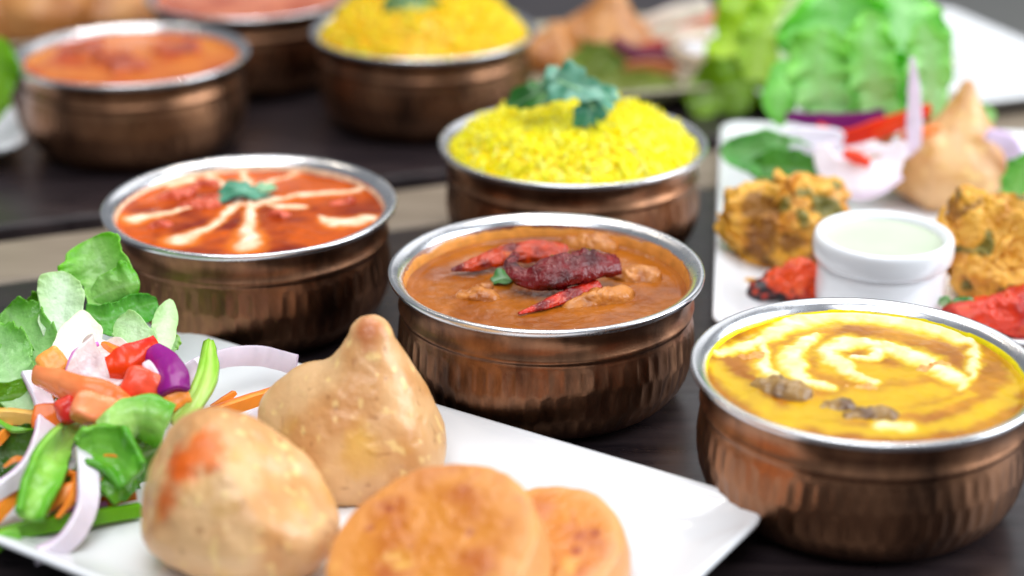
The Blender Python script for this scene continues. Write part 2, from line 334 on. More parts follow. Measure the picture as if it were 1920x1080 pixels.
# ------------------------------------------------------------------ blobs (smooth union of rounded cones, ray-marched from the middle)
def rcone(p, a, b, ra, rb):
    a, b = np.array(a, float), np.array(b, float); ab = b-a; t = np.clip(((p-a)@ab)/(ab@ab+1e-12), 0, 1)
    return np.linalg.norm(p-a-t[:, None]*ab, axis=1)-(ra+(rb-ra)*t)
def blobmesh(prims, k, c, nu=88, nv=60, zmin=None, planes=()):
    th = np.linspace(0, math.pi, nv)[1:-1]; ph = np.linspace(0, 2*math.pi, nu, endpoint=False)
    D = [np.array([[0, 0, 1.]])] + [np.stack([math.sin(t)*np.cos(ph), math.sin(t)*np.sin(ph), np.full(nu, math.cos(t))], 1) for t in th] + [np.array([[0, 0, -1.]])]
    D = np.concatenate(D); c = np.array(c, float)
    def sdf(p):
        e = 0
        for a, b, ra, rb in prims: e = e+np.exp(-rcone(p, a, b, ra, rb)/k)
        f = -k*np.log(e+1e-300)
        for n, h in planes:                            # flattened sides meeting in soft ridges
            g = p@nrm(np.array(n, float))-h; kk = .0026; f = kk*np.logaddexp(f/kk, g/kk)
        return f
    lo = np.zeros(len(D)); hi = np.full(len(D), .2)
    for _ in range(34):
        m_ = (lo+hi)/2; ins = sdf(c+D*m_[:, None]) < 0; lo = np.where(ins, m_, lo); hi = np.where(ins, hi, m_)
    V = c+D*lo[:, None]
    if zmin is not None: V[:, 2] = np.where(V[:, 2] < zmin, zmin+(V[:, 2]-zmin)*.05, V[:, 2])
    m_ = nv-2; fc = [(0, 1+j, 1+(j+1) % nu) for j in range(nu)] + [tuple(i+1 for i in f) for f in grid_faces(m_, nu, True)]
    L_ = 1+(m_-1)*nu; fc += [(L_+(j+1) % nu, L_+j, 1+m_*nu) for j in range(nu)]
    return V, fc, D
def rotz(V, a): c, s = math.cos(a), math.sin(a); return np.column_stack([V[:, 0]*c-V[:, 1]*s, V[:, 0]*s+V[:, 1]*c, V[:, 2]])
def blob(name, label, cat, at, prims, k, c, noise=((60, .001),), colf=None, m='fried', rot=0, parent=None, res=(88, 60), zmin=None, seed=0, group=None, planes=(), ridged=()):
    V, fc, D = blobmesh(prims, k, c, res[0], res[1], zmin, planes)
    for fr, am in ridged: V = V+D*(am*(1-3.2*np.abs(fbm(V+seed*.37, fr, seed+77))))[:, None]
    for fr, am in noise: V = V+D*(am*fbm(V+seed*.37, fr, seed))[:, None]
    if zmin is not None: V[:, 2] = np.maximum(V[:, 2], zmin)
    C = colf(V, D, seed)
    V = rotz(V, rot)+np.array(at)
    o = mk(name, V, fc, M[m], colors=C, parent=parent, loc=None if parent is not None else at)
    if parent is None: tag(o, label, cat, group)
    return o
def pastry(stain=None, dark=()):
    def f(V, D, s):
        n = fbm(V, 55, s+1); C = mix(S(226, 182, 130)[None], S(204, 146, 88)[None], sm(-.4, .6, n))
        C = mix(C, S(184, 112, 56)[None], sm(.25, .9, fbm(V, 38, s+5))*.75)
        C = mix(C, S(244, 212, 140)[None], sm(.50, .72, vnoise(V*330, s+8))*.6)                 # pale blisters
        C = mix(C, S(150, 92, 44)[None], sm(.66, .86, vnoise(V*340, s+18))*.5)
        C = mix(C, S(214, 160, 60)[None], sm(.1, .7, fbm(V, 90, s+12))*.4)
        for q, r, c, o in (stain or ()): C = mix(C, c[None], o*sm(r, r*.35, np.linalg.norm(V-np.array(q), axis=1)+.0035*fbm(V, 190, s+3)))
        return C
    return f
PZ = .0076
A0 = P(672, 888, PZ)
blob('samosa', 'upright pointed samosa with a browned tip on the front plate', 'samosa', A0,
     [((.005, .002, .020), (.0066, .004, .0545), .0270, .0088), ((-.017, .008, .0320), (-.010, .004, .020), .0085, .016), ((-.026, .008, .0215), (-.006, -.004, .0165), .0120, .0205), ((.017, -.004, .013), (.010, .004, .026), .0135, .014), ((-.004, -.014, .010), (.012, -.010, .010), .014, .013)], .0042, (.001, 0, .02), res=(150, 100), planes=[((.80, -.42, .42), .0365), ((-.12, -.84, .50), .0325), ((.2, -.95, .12), .0280)],
     noise=((40, .0018), (110, .0006), (300, .00025), (700, .0001)), colf=pastry(stain=[((.0040, -.004, .0630), .012, S(186, 104, 54), .9), ((-.016, -.012, .012), .012, S(168, 100, 40), .6), ((-.012, -.02, .005), .010, S(120, 70, 34), .7), ((.004, -.02, .02), .012, S(222, 170, 70), .6)]), zmin=0, seed=2, group='samosas')
B0 = P(450, 1046, PZ)
blob('samosa', 'rounded samosa with an orange sauce smear lying on its side', 'samosa', B0,
     [((-.010, .004, .0275), (.009, -.005, .0215), .0240, .0240), ((-.018, .004, .0385), (-.006, .004, .032), .0110, .0190), ((.010, .006, .022), (.021, -.006, .017), .0150, .0130), ((-.016, -.006, .020), (.004, -.012, .017), .0175, .0185)], .0040, (0, 0, .025), res=(150, 100), planes=[((.66, -.25, .68), .0385), ((-.10, -.80, .58), .0410), ((-.75, -.30, .5), .0395)],
     noise=((45, .0018), (120, .0010), (300, .00028), (700, .0001)), colf=pastry(stain=[((-.0185, -.012, .0440), .0130, S(222, 96, 10), 1), ((-.0245, -.017, .0350), .0105, S(206, 92, 10), .95), ((-.008, -.008, .0480), .0115, S(232, 112, 36), .9)]), zmin=0, seed=5, group='samosas')
def patty_cols(V, D, s):
    n = fbm(V, 70, s); C = mix(S(210, 130, 36)[None], S(184, 94, 16)[None], sm(-.3, .6, n))
    C = mix(C, S(168, 74, 18)[None], sm(.25, .75, fbm(V, 130, s+4))*.85)
    C = mix(C, S(150, 48, 24)[None], sm(.62, .8, vnoise(V*150, s+9))*.7)
    C = mix(C, S(232, 182, 84)[None], sm(.4, .8, fbm(V, 95, s+7))*.7)
    side = sm(.0125, .0085, V[:, 2])*sm(.022, .030, np.hypot(V[:, 0], V[:, 1])); C = mix(C, S(236, 168, 104)[None], side*.85)
    return C
def patty(label, face_c, nrm_v, rad, th, seed):
    n = nrm(np.array(nrm_v)); t1 = nrm(np.cross([0, 1, 0], n)); t2 = np.cross(n, t1)
    prof = catmull([(.0005, th/2), (rad*.5, th/2), (rad*.86, th/2-.0001), (rad*.955, th/2-.0008), (rad*.992, th/2-.0030), (rad, 0), (rad*.992, -th/2+.0030), (rad*.955, -th/2+.0008), (rad*.86, -th/2+.0001), (rad*.5, -th/2), (.0005, -th/2)], 400)
    al = np.concatenate([[0], np.cumsum(np.linalg.norm(np.diff(prof, axis=0), axis=1))]); ua = np.linspace(0, al[-1], 110); prof = np.column_stack([np.interp(ua, al, prof[:, 0]), np.interp(ua, al, prof[:, 1])])
    V, fc = lathe([tuple(p) for p in prof], 160, cap0=True, cap1=True)
    D = nrm(V*np.array([1, 1, 2.])); C = patty_cols(V, D, seed)
    rm = np.hypot(V[:, 0], V[:, 1])/rad; V[:, :2] *= (1+.05*rm*fbm(np.column_stack([V[:, :2], 0*rm]), 45, seed+15))[:, None]; V = V+D*(.0012*fbm(V, 60, seed)+.0004*fbm(V, 190, seed+3)+.0003*fbm(V, 600, seed+4))[:, None]
    W = face_c-n*th/2 + V[:, :1]*t1+V[:, 1:2]*t2+V[:, 2:]*n
    dz = PZ-W[:, 2].min(); W[:, 2] = np.maximum(W[:, 2], PZ)
    o = mk('potato_patty', W, fc, M['fried'], colors=C); tag(o, label, 'patty', 'round fried patties')
patty('round golden patty with reddish specks leaning over the other patty', P(806, 1018, .035), (-.26, -.30, .90), .0362, .022, 3)
patty('round golden patty half hidden under the leaning one', P(1004, 1016, .0240), (-.16, -.22, .93), .0300, .019, 8)

# ------------------------------------------------------------------ strips, leaves
def frames(path, hint):
    T = nrm(np.gradient(path, axis=0)); N = hint-(hint*T).sum(1, keepdims=True)*T; N = nrm(N); return T, N, np.cross(T, N)
SECT = {'rect': [(-1, -.6), (-.85, -1), (0, -1), (.85, -1), (1, -.6), (1, .6), (.85, 1), (0, 1), (-.85, 1), (-1, .6)],
        'round': [(math.cos(a), math.sin(a)) for a in np.linspace(0, 2*math.pi, 12, endpoint=False)],
        'arc': [(-1, -1.9), (-.55, -.75), (0, -.35), (.55, -.75), (1, -1.9), (1.08, -1.2), (.98, -.4), (.55, .65), (0, 1.0), (-.55, .65), (-.98, -.4), (-1.08, -1.2)]}
def sweep(path, wid, thk, hint, sect='rect', roll=0, n=28, wob=.0003, seed=0):
    path = catmull(path, n); W = lin(wid, n); K = lin(thk, n)
    T, N, B = frames(path, np.broadcast_to(hint, path.shape).astype(float)); rl = np.radians(lin(roll, n))[:, None]
    N, B = N*np.cos(rl)+B*np.sin(rl), B*np.cos(rl)-N*np.sin(rl)
    s = np.array(SECT[sect]); m_ = len(s)
    V = (path[:, None]+B[:, None]*(s[None, :, :1]*W[:, None, None])+N[:, None]*(s[None, :, 1:]*K[:, None, None])).reshape(-1, 3)
    V = V+wob*np.stack([fbm(V, 160, seed), fbm(V, 160, seed+1), fbm(V, 160, seed+2)], 1)
    fc = grid_faces(n, m_, True); fc.append(tuple(range(m_))[::-1]); fc.append(tuple(range((n-1)*m_, n*m_)))
    u = np.repeat(np.linspace(0, 1, n), m_); v = np.tile(s[:, 1], n); x = np.tile(s[:, 0], n)
    return V, fc, u, v, x
def pile(py): return np.interp(py, [430, 550, 650, 700, 800, 900, 1000, 1060], [.742, .722, .700, .680, .655, .617, .588, .573])
def pts3(pts, yf): return np.array([PY(p[0], p[1], (yf(p[1]) if callable(yf) else yf)+(p[2] if len(p) > 2 else 0)) for p in pts])
ONION = (S(238, 228, 240), S(206, 150, 196)); REDON = (S(132, 16, 116), S(240, 214, 236)); CARROT = (S(248, 148, 50), S(236, 112, 26)); GPEP = (S(96, 168, 32), S(186, 222, 120)); REDP = (S(224, 44, 16), S(246, 120, 70)); PALEC = (S(240, 190, 100), S(232, 160, 70))
def strip(name, label, cat, pts, w, th, cols, yf=pile, sect='rect', roll=20, seed=0, m='veg', group=None, parent=None, taper=0, n=28, dz=0):
    path = pts3(pts, yf); path[:, 2] += dz; d = np.array([depth(p) for p in path]).mean(); wid = np.atleast_1d(np.array(w, float))*d/F/2
    hint = nrm(CAM-path.mean(0))
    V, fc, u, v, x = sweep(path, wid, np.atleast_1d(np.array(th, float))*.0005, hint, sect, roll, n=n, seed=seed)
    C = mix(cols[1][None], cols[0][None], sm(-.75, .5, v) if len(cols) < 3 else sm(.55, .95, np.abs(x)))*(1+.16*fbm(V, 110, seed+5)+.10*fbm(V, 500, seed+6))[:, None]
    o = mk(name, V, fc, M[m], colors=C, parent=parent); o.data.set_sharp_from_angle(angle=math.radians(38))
    if parent is None: tag(o, label, cat, group)
    return o
def leaf(name, label, cat, pts, wl, wr, yf=pile, pale=S(206, 232, 190), green=S(110, 190, 50), curl=.25, ruf=.18, freq=3.5, roll=0, seed=0, nt=46, ns=34, edge=.35, crink=.0007, group=None, rib=.5, parent=None, thick=.0005, m='leafy', gain=1.10):
    path = catmull(pts3(pts, yf), nt); d = np.array([depth(p) for p in path]).mean(); pxm = d/F
    t = np.linspace(0, 1, nt); WL = lin(wl, nt)*pxm; WR = lin(wr, nt)*pxm
    T, N, B = frames(path, np.broadcast_to(nrm(CAM-path.mean(0)), path.shape).astype(float)); rl = np.radians(lin(roll, nt))[:, None]
    N, B = N*np.cos(rl)+B*np.sin(rl), B*np.cos(rl)-N*np.sin(rl)
    s = np.linspace(-1, 1, ns); V = []; r_ = np.random.default_rng(seed); ph = r_.uniform(0, 6.28, 6)
    cap = np.sqrt(np.clip(1-((t-.72)/.28).clip(0, 1)**2, .0, 1))*.97+.03
    if m == 'veg': cap = np.ones(nt)
    for j, sv in enumerate(s):
        W = (WL if sv < 0 else WR)*cap; ab = abs(sv); sgn = -1 if sv < 0 else 1; k = 0 if sv < 0 else 3
        sc_ = 1+.09*np.sin(freq*2*math.pi*t*1.15+ph[k])*ab+.03*np.sin(freq*2*math.pi*t*2.6+ph[k+1])*ab
        rufd = ruf*(ab**1.7)*(np.sin(freq*2*math.pi*t+ph[k]+1.2*np.sin(5*t+ph[k+1]))+.45*np.sin(freq*4.4*math.pi*t+ph[k+2])) + (ruf*.55*ab**5*np.sin(freq*9.3*math.pi*t+ph[k+1]+2*np.sin(9*t)) if m == 'leafy' else 0)
        V.append(path+B*(sv*W*sc_)[:, None]+N*((curl*sv*sv+rufd)*W)[:, None]+T*(W*ab**2*.12*np.sin(freq*5*t+ph[k+2]))[:, None])
    V = np.stack(V, 1).reshape(-1, 3); V = V+np.repeat(N, ns, 0)*(crink*.8*fbm(V, 190, seed)+crink*2.2*fbm(V, 75, seed+1))[:, None]
    tt = np.repeat(t, ns); ss = np.abs(np.tile(s, nt))
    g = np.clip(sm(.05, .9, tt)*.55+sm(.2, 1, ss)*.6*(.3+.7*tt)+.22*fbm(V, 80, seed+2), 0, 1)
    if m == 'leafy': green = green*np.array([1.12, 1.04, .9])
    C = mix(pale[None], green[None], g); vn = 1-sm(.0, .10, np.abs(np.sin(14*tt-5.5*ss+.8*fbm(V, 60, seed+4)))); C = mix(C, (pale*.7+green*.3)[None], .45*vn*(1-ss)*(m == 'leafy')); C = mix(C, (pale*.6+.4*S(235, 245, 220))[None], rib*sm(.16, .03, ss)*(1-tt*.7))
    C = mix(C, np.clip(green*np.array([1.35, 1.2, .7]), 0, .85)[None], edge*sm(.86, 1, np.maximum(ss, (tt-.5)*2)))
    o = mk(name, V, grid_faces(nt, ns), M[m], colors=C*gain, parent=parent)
    md = o.modifiers.new('thickness', 'SOLIDIFY'); md.thickness = thick; md.offset = 0
    if parent is None: tag(o, label, cat, group)
    return o

def slab(name, label, cat, px, py, wpx, hpx, th, ang, tilt, cols, yf=pile, dy=0, k=7, seed=0, m='veg', skin=1, bend=0, group=None, noise=.0007):
    """cut vegetable piece: rounded block, flesh on its faces, skin on one side"""
    c = pts3([(px, py, dy)], yf)[0]; mpx = depth(c)/F; a, b, h = wpx*mpx/2, hpx*mpx/2, th*.0005
    Nn = nrm(CAM-c); Rr = nrm(np.cross([0, 0, 1], Nn)); U = np.cross(Nn, Rr); ca, sa = math.cos(math.radians(ang)), math.sin(math.radians(ang)); X = Rr*ca+U*sa; Y = U*ca-Rr*sa
    ct, st = math.cos(math.radians(tilt)), math.sin(math.radians(tilt)); Y, Z = Y*ct-Nn*st, Nn*ct+Y*st
    g = np.linspace(-1, 1, 15); Vq = []; idx = {}; fc = []
    def vid(p):
        q = tuple(np.round(p, 5))
        if q not in idx: idx[q] = len(Vq); Vq.append(q)
        return idx[q]
    for ax in range(3):
        for sg in (-1, 1):
            for i in range(14):
                for j in range(14):
                    q = []
                    for u, v in ((g[i], g[j]), (g[i+1], g[j]), (g[i+1], g[j+1]), (g[i], g[j+1])):
                        p = [0, 0, 0]; p[ax] = sg; p[(ax+1) % 3] = u; p[(ax+2) % 3] = v; q.append(vid(p))
                    fc.append(tuple(q))
    Q = np.array(Vq); D = Q/((np.abs(Q)**k).sum(1)**(1/k))[:, None]; L3 = D*np.array([a, b, h])
    L3[:, 2] += bend*(L3[:, 0]/a)**2*a; L3[:, 0] *= 1+.16*fbm(L3+seed, 60, seed); L3[:, 1] *= 1+.16*fbm(L3+seed, 60, seed+3)
    L3 = L3+nrm(D)*(noise*fbm(L3+seed*.1, 170, seed+5)+noise*.4*fbm(L3, 500, seed+6))[:, None]
    V = c+L3[:, :1]*X+L3[:, 1:2]*Y+L3[:, 2:]*Z
    sk = sm(.80, .97, D[:, 1]*skin) if abs(skin) == 1 else sm(.6, .95, D[:, 2])
    C = mix(cols[0][None]*np.ones((len(V), 1)), cols[1][None], sk)
    if len(cols) > 2: C = mix(C, cols[2][None], sm(.05, .6, fbm(V, 190, seed+9))*(1-sk)*.8)
    C = C*(1+.16*fbm(V, 130, seed+7)+.1*fbm(V, 600, seed+8))[:, None]
    o = mk(name, V, fc, M[m], colors=C); return tag(o, label, cat, group)
# ---- front salad
LT = S(120, 196, 56); LD = S(66, 140, 30); LP = S(214, 236, 206); G_ = 'lettuce leaves of the front salad'
leaf('lettuce_leaf', 'tall folded bright green lettuce leaf at the top of the front salad', 'lettuce', [(200, 600, .012), (205, 540, .012), (190, 490, .010), (172, 446, .010)], [22, 50, 70, 66], [26, 56, 56, 50], pale=S(190, 226, 150), green=S(116, 200, 44), curl=.45, ruf=.16, freq=1.6, seed=3, roll=-15, group=G_)
leaf('lettuce_leaf', 'drooping rounded green lettuce lobe beside the tall folded leaf', 'lettuce', [(175, 560, .008), (205, 545, .004), (235, 535, .002), (262, 530, .004)], [18, 34, 44, 42], [16, 26, 30, 30], pale=S(176, 222, 130), green=S(96, 182, 40), curl=-.35, ruf=.14, freq=1.4, seed=4, group=G_)
leaf('lettuce_leaf', 'pale rounded lettuce leaf standing before the tall folded leaf', 'lettuce', [(128, 650, .004), (118, 600, .002), (112, 550, 0), (118, 508, 0)], [34, 42, 42, 38], [30, 40, 42, 36], pale=S(226, 240, 220), green=S(184, 222, 170), curl=.22, ruf=.10, freq=1.5, seed=5, edge=.1, group=G_)
leaf('lettuce_leaf', 'white stiff lettuce rib above the onion ring', 'lettuce', [(140, 705, -.004), (146, 660, -.005), (152, 620, -.004), (158, 584, -.002)], [46, 48, 34, 16], [40, 44, 36, 20], pale=S(244, 244, 240), green=S(232, 240, 224), curl=.12, ruf=.05, freq=1.2, seed=6, edge=0, group=G_)
leaf('lettuce_leaf', 'dark green curled lettuce leaf reaching towards the red curry bowl', 'lettuce', [(160, 585, .004), (200, 598, .006), (250, 580, .010), (294, 566, .014)], [16, 30, 26, 20], [16, 32, 34, 26], pale=S(120, 196, 80), green=S(66, 156, 34), curl=.4, ruf=.2, freq=2, seed=7, group=G_)
leaf('lettuce_leaf', 'pale green bent lettuce leaf beside the glossy red pepper', 'lettuce', [(290, 668, -.004), (270, 640, -.004), (245, 615, -.004), (222, 600, -.002)], [20, 34, 36, 28], [16, 26, 30, 20], pale=S(222, 242, 208), green=S(176, 222, 160), curl=.15, ruf=.12, freq=1.6, seed=8, edge=.1, group=G_)
leaf('lettuce_leaf', 'pale lettuce tip standing before the red curry bowl', 'lettuce', [(298, 672, -.006), (306, 635, -.006), (314, 600, -.004), (318, 562, -.002)], [16, 26, 30, 18], [14, 20, 22, 14], pale=S(220, 240, 200), green=S(186, 226, 172), curl=-.2, ruf=.08, freq=1.3, seed=9, edge=.1, group=G_)
leaf('lettuce_leaf', 'small lettuce scrap poking out near the pale onion strip', 'lettuce', [(300, 665, .004), (320, 645, .004), (336, 630, .004)], [14, 16, 10], [14, 16, 10], green=S(150, 205, 90), seed=10, group=G_, nt=24, ns=16)
leaf('lettuce_leaf', 'ruffled green lettuce leaf at the edge of the front salad', 'lettuce', [(95, 720, .004), (70, 670, .004), (40, 615, .006), (10, 580, .010)], [30, 56, 60, 46], [30, 48, 56, 44], pale=S(178, 222, 150), green=S(98, 176, 48), curl=.3, ruf=.28, freq=2.6, seed=11, group=G_)
leaf('lettuce_leaf', 'olive green curled lettuce leaf behind the ruffled one', 'lettuce', [(110, 640, .016), (85, 610, .018), (60, 590, .018), (40, 578, .018)], [26, 36, 40, 30], [26, 40, 46, 30], pale=S(140, 196, 90), green=S(92, 150, 30), curl=.5, ruf=.3, freq=2.2, seed=12, group=G_)
leaf('lettuce_leaf', 'ruffled pale edged lettuce leaf in front of the olive one', 'lettuce', [(60, 770, -.004), (30, 720, -.004), (5, 660, -.002), (-20, 610, 0)], [30, 46, 56, 46], [30, 44, 52, 44], pale=S(196, 230, 176), green=S(110, 186, 70), curl=.25, ruf=.3, freq=2.8, seed=13, group=G_)
leaf('lettuce_leaf', 'flat bright green lettuce leaf under the white onion hook', 'lettuce', [(90, 750, .0), (50, 740, -.004), (10, 745, -.006), (-30, 755, -.006)], [20, 34, 36, 30], [20, 30, 30, 26], pale=S(130, 190, 50), green=S(96, 160, 20), curl=.15, ruf=.1, freq=1.4, seed=14, group=G_)
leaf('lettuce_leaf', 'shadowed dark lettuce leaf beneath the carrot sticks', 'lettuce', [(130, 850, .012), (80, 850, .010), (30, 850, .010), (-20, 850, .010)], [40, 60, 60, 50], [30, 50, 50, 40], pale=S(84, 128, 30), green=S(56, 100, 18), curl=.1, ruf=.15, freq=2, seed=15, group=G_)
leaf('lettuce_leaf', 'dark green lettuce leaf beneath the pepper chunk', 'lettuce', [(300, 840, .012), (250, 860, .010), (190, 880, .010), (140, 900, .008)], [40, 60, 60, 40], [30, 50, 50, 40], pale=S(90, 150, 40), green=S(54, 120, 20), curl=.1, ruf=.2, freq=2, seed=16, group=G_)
leaf('lettuce_leaf', 'broad lettuce leaf buried in the middle of the front salad', 'lettuce', [(330, 740, .022), (250, 720, .022), (170, 720, .022), (100, 730, .022)], [40, 70, 70, 50], [50, 70, 70, 50], pale=S(150, 200, 100), green=S(90, 160, 40), curl=.1, ruf=.2, freq=2, seed=17, group=G_)
GO = 'onion strips of the front salad'
strip('onion_strip', 'hooked white onion strip lying over the salad edge', 'onion', [(52, 700, -.010), (84, 760, -.010), (82, 820, -.010), (50, 882, -.010), (-10, 926, -.010)], [26, 40, 42, 38, 30], 3.0, ONION, roll=[-30, -25, -20], seed=1, group=GO)
strip('onion_strip', 'J shaped white onion strip resting on the bare plate', 'onion', [(160, 842, -.012), (166, 900, -.010), (160, 960, -.006), (120, 1020, -.002), (62, 1046, .0)], [40, 42, 42, 40, 30], 3.2, ONION, roll=[-25, -25, -30], seed=2, group=GO)
strip('onion_strip', 'long pale lilac onion strip lying behind the samosas', 'onion', [(338, 706, .008), (400, 676, .012), (480, 667, .014), (556, 684, .012)], [34, 36, 38, 40], 1.6, (S(226, 214, 228), S(206, 180, 214)), roll=10, seed=3, group=GO)
strip('onion_strip', 'short lilac onion piece behind the pepper slice', 'onion', [(330, 722, .0), (352, 708, .0), (374, 692, .0)], [44, 48, 42], 2.0, (S(218, 204, 222), S(196, 160, 204)), roll=10, seed=4, group=GO)
strip('onion_strip', 'small translucent onion scrap next to the carrot stick', 'onion', [(462, 790, .006), (478, 782, .006), (494, 774, .006)], [26, 28, 26], 1.5, (S(226, 220, 232), S(210, 196, 220)), roll=10, seed=5, group=GO)
leaf('onion_petal', 'thick white onion petal with a purple skin edge', 'onion', [(150, 735, -.012), (178, 700, -.016), (205, 670, -.014), (200, 640, -.010)], [40, 50, 50, 40], [36, 44, 40, 26], pale=S(246, 238, 242), green=S(244, 232, 240), curl=.5, ruf=.03, freq=.8, seed=21, edge=0, crink=.0003)
strip('onion_ring', 'thin purple onion skin arc on the white petal', 'onion', [(126, 700, -.020), (136, 670, -.021), (155, 652, -.020), (184, 645, -.018)], [11, 12, 12, 10], 2.0, (S(206, 120, 190), S(230, 170, 216)), sect='round', roll=0, seed=6)
leaf('red_onion_chunk', 'glossy purple red onion chunk beside the coral tomato', 'onion', [(282, 660, -.022), (306, 680, -.025), (320, 704, -.026), (326, 730, -.026)], [20, 26, 26, 26], [18, 22, 24, 24], pale=S(150, 14, 134), green=S(118, 6, 106), curl=-.45, ruf=.02, freq=.8, seed=7, thick=.0030, m='veg', gain=1, edge=0, rib=0, crink=.0003)
slab('onion_flesh', 'white inner layer of the purple onion chunk', 'onion', 290, 706, 72, 20, 6, -62, 0, (S(250, 230, 238), S(240, 206, 228)), dy=-.022, k=5, seed=8, noise=.0004)
GC = 'carrot pieces of the front salad'
slab('carrot_piece', 'pale orange carrot wedge below the white lettuce rib', 'carrot', 100, 682, 50, 56, 7, 30, 20, (S(252, 166, 76), S(244, 130, 40)), dy=-.014, k=5, seed=11, group=GC)
slab('carrot_piece', 'square cut carrot slice next to the green pepper slice', 'carrot', 320, 750, 66, 48, 7, 28, 15, CARROT, dy=-.018, k=10, seed=12, group=GC)
strip('carrot_stick', 'long carrot stick leaning towards the upright samosa', 'carrot', [(366, 786, .006), (430, 765, .010), (480, 748, .012), (524, 732, .012)], [20, 27, 26, 18], 4.5, CARROT, roll=25, seed=13, group=GC)
strip('carrot_stick', 'short carrot tip behind the long carrot stick', 'carrot', [(398, 766, .014), (420, 752, .014), (440, 736, .014)], [14, 16, 8], 3, CARROT, seed=14, group=GC)
strip('carrot_stick', 'pale yellow orange carrot stick crossing behind the onion hook', 'carrot', [(-20, 780, -.002), (20, 780, -.004), (64, 784, -.004)], [30, 30, 26], 5, PALEC, seed=15, group=GC)
strip('carrot_stick', 'carrot shred between the two onion strips', 'carrot', [(84, 952, .0), (118, 925, -.002), (150, 914, 0), (196, 906, .004)], [24, 30, 26, 18], 4, CARROT, seed=16, group=GC)
strip('carrot_stick', 'carrot stick end under the onion hook', 'carrot', [(-14, 975, -.002), (8, 948, -.002), (30, 920, 0)], [24, 28, 20], 5, CARROT, seed=17, group=GC)
strip('carrot_stick', 'carrot strip touching the rounded samosa', 'carrot', [(330, 800, -.002), (360, 790, -.002), (398, 776, .0)], [26, 26, 14], 4, (S(250, 130, 40), S(240, 100, 20)), seed=18, group=GC)
strip('carrot_stick', 'thin carrot sliver in front of the dark lettuce', 'carrot', [(-6, 830, -.002), (10, 812, -.002), (26, 798, 0)], [16, 18, 12], 3, CARROT, seed=19, group=GC)
strip('carrot_stick', 'tiny carrot shred lying on the pepper chunk', 'carrot', [(196, 856, -.014), (214, 858, -.014), (236, 868, -.012)], [10, 14, 8], 2.5, CARROT, seed=20, group=GC)
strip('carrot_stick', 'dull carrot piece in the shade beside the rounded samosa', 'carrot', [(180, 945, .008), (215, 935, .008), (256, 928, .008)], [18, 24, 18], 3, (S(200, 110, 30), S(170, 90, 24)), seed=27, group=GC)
tomc = lambda a, b: (lambda V, D, s: mix(a[None], b[None], sm(-.2, .5, D[:, 2]+.5*fbm(V, 150, s)))*(1+.15*fbm(V, 300, s+2))[:, None])
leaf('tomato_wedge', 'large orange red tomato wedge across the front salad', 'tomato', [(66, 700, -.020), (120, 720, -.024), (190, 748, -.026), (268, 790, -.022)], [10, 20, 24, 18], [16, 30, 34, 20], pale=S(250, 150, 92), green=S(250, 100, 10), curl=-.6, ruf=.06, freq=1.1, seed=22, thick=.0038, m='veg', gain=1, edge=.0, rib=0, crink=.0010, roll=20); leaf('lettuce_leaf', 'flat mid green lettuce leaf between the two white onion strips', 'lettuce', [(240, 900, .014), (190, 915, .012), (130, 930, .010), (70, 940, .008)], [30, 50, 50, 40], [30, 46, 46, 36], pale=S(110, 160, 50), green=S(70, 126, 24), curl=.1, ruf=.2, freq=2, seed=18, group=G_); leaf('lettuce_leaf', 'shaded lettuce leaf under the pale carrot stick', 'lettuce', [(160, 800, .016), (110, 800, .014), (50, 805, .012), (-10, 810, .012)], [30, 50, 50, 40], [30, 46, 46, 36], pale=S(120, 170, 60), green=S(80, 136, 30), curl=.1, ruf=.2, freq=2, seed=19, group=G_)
slab('tomato_flesh', 'salmon coloured tomato piece in front of the tomato wedge', 'tomato', 180, 768, 92, 66, 9, -22, 25, (S(248, 140, 88), S(246, 96, 20), S(252, 176, 130)), dy=-.026, k=4, seed=30)
leaf('red_pepper', 'glossy red pepper piece in the middle of the front salad', 'pepper', [(204, 694, -.018), (232, 684, -.020), (262, 672, -.020), (298, 656, -.018)], [20, 26, 28, 24], [20, 26, 26, 22], pale=S(236, 70, 14), green=S(214, 26, 6), curl=-.5, ruf=.06, freq=1.2, seed=23, thick=.0032, m='veg', gain=1, edge=0, rib=0, crink=.0008, roll=15)
strip('red_pepper', 'orange pepper sliver left of the glossy red pepper', 'pepper', [(198, 652, -.010), (215, 662, -.012), (236, 668, -.012)], [24, 28, 22], 5, (S(246, 130, 40), S(238, 100, 24)), seed=24)
slab('tomato_piece', 'coral tomato chunk beside the purple onion chunk', 'tomato', 268, 724, 74, 66, 11, -25, 10, (S(240, 82, 52), S(214, 30, 20), S(250, 128, 96)), dy=-.022, k=3.6, seed=31, skin=-1, noise=.0010)
slab('tomato_piece', 'dark red tomato piece under the tomato wedge', 'tomato', 128, 770, 44, 52, 9, 20, 10, (S(214, 40, 30), S(190, 20, 16), S(232, 84, 60)), dy=-.022, k=4, seed=32)
leaf('green_pepper', 'curved green pepper slice standing beside the white plate area', 'pepper', [(324, 796, -0.012), (354, 764, -0.014), (380, 722, -0.014), (391, 684, -0.012), (392, 644, -0.008)], [10, 17, 19, 18, 8], [10, 19, 20, 18, 8], pale=S(196, 224, 120), green=S(140, 194, 50), thick=.0026, m='veg', gain=1, edge=0, rib=.15, curl=0.5, ruf=0.03, freq=0.8, seed=25, crink=0.0004, roll=20)
leaf('green_pepper', 'long green pepper strip between the two onion strips', 'pepper', [(148, 790, -0.01), (112, 838, -0.012), (74, 905, -0.012), (50, 972, -0.008)], [12, 26, 32, 26], [14, 30, 34, 24], pale=S(168, 214, 100), green=S(96, 172, 30), thick=.0026, m='veg', gain=1, edge=0, rib=.15, curl=0.55, ruf=0.1, freq=1.1, seed=26, crink=0.0012, roll=-12)
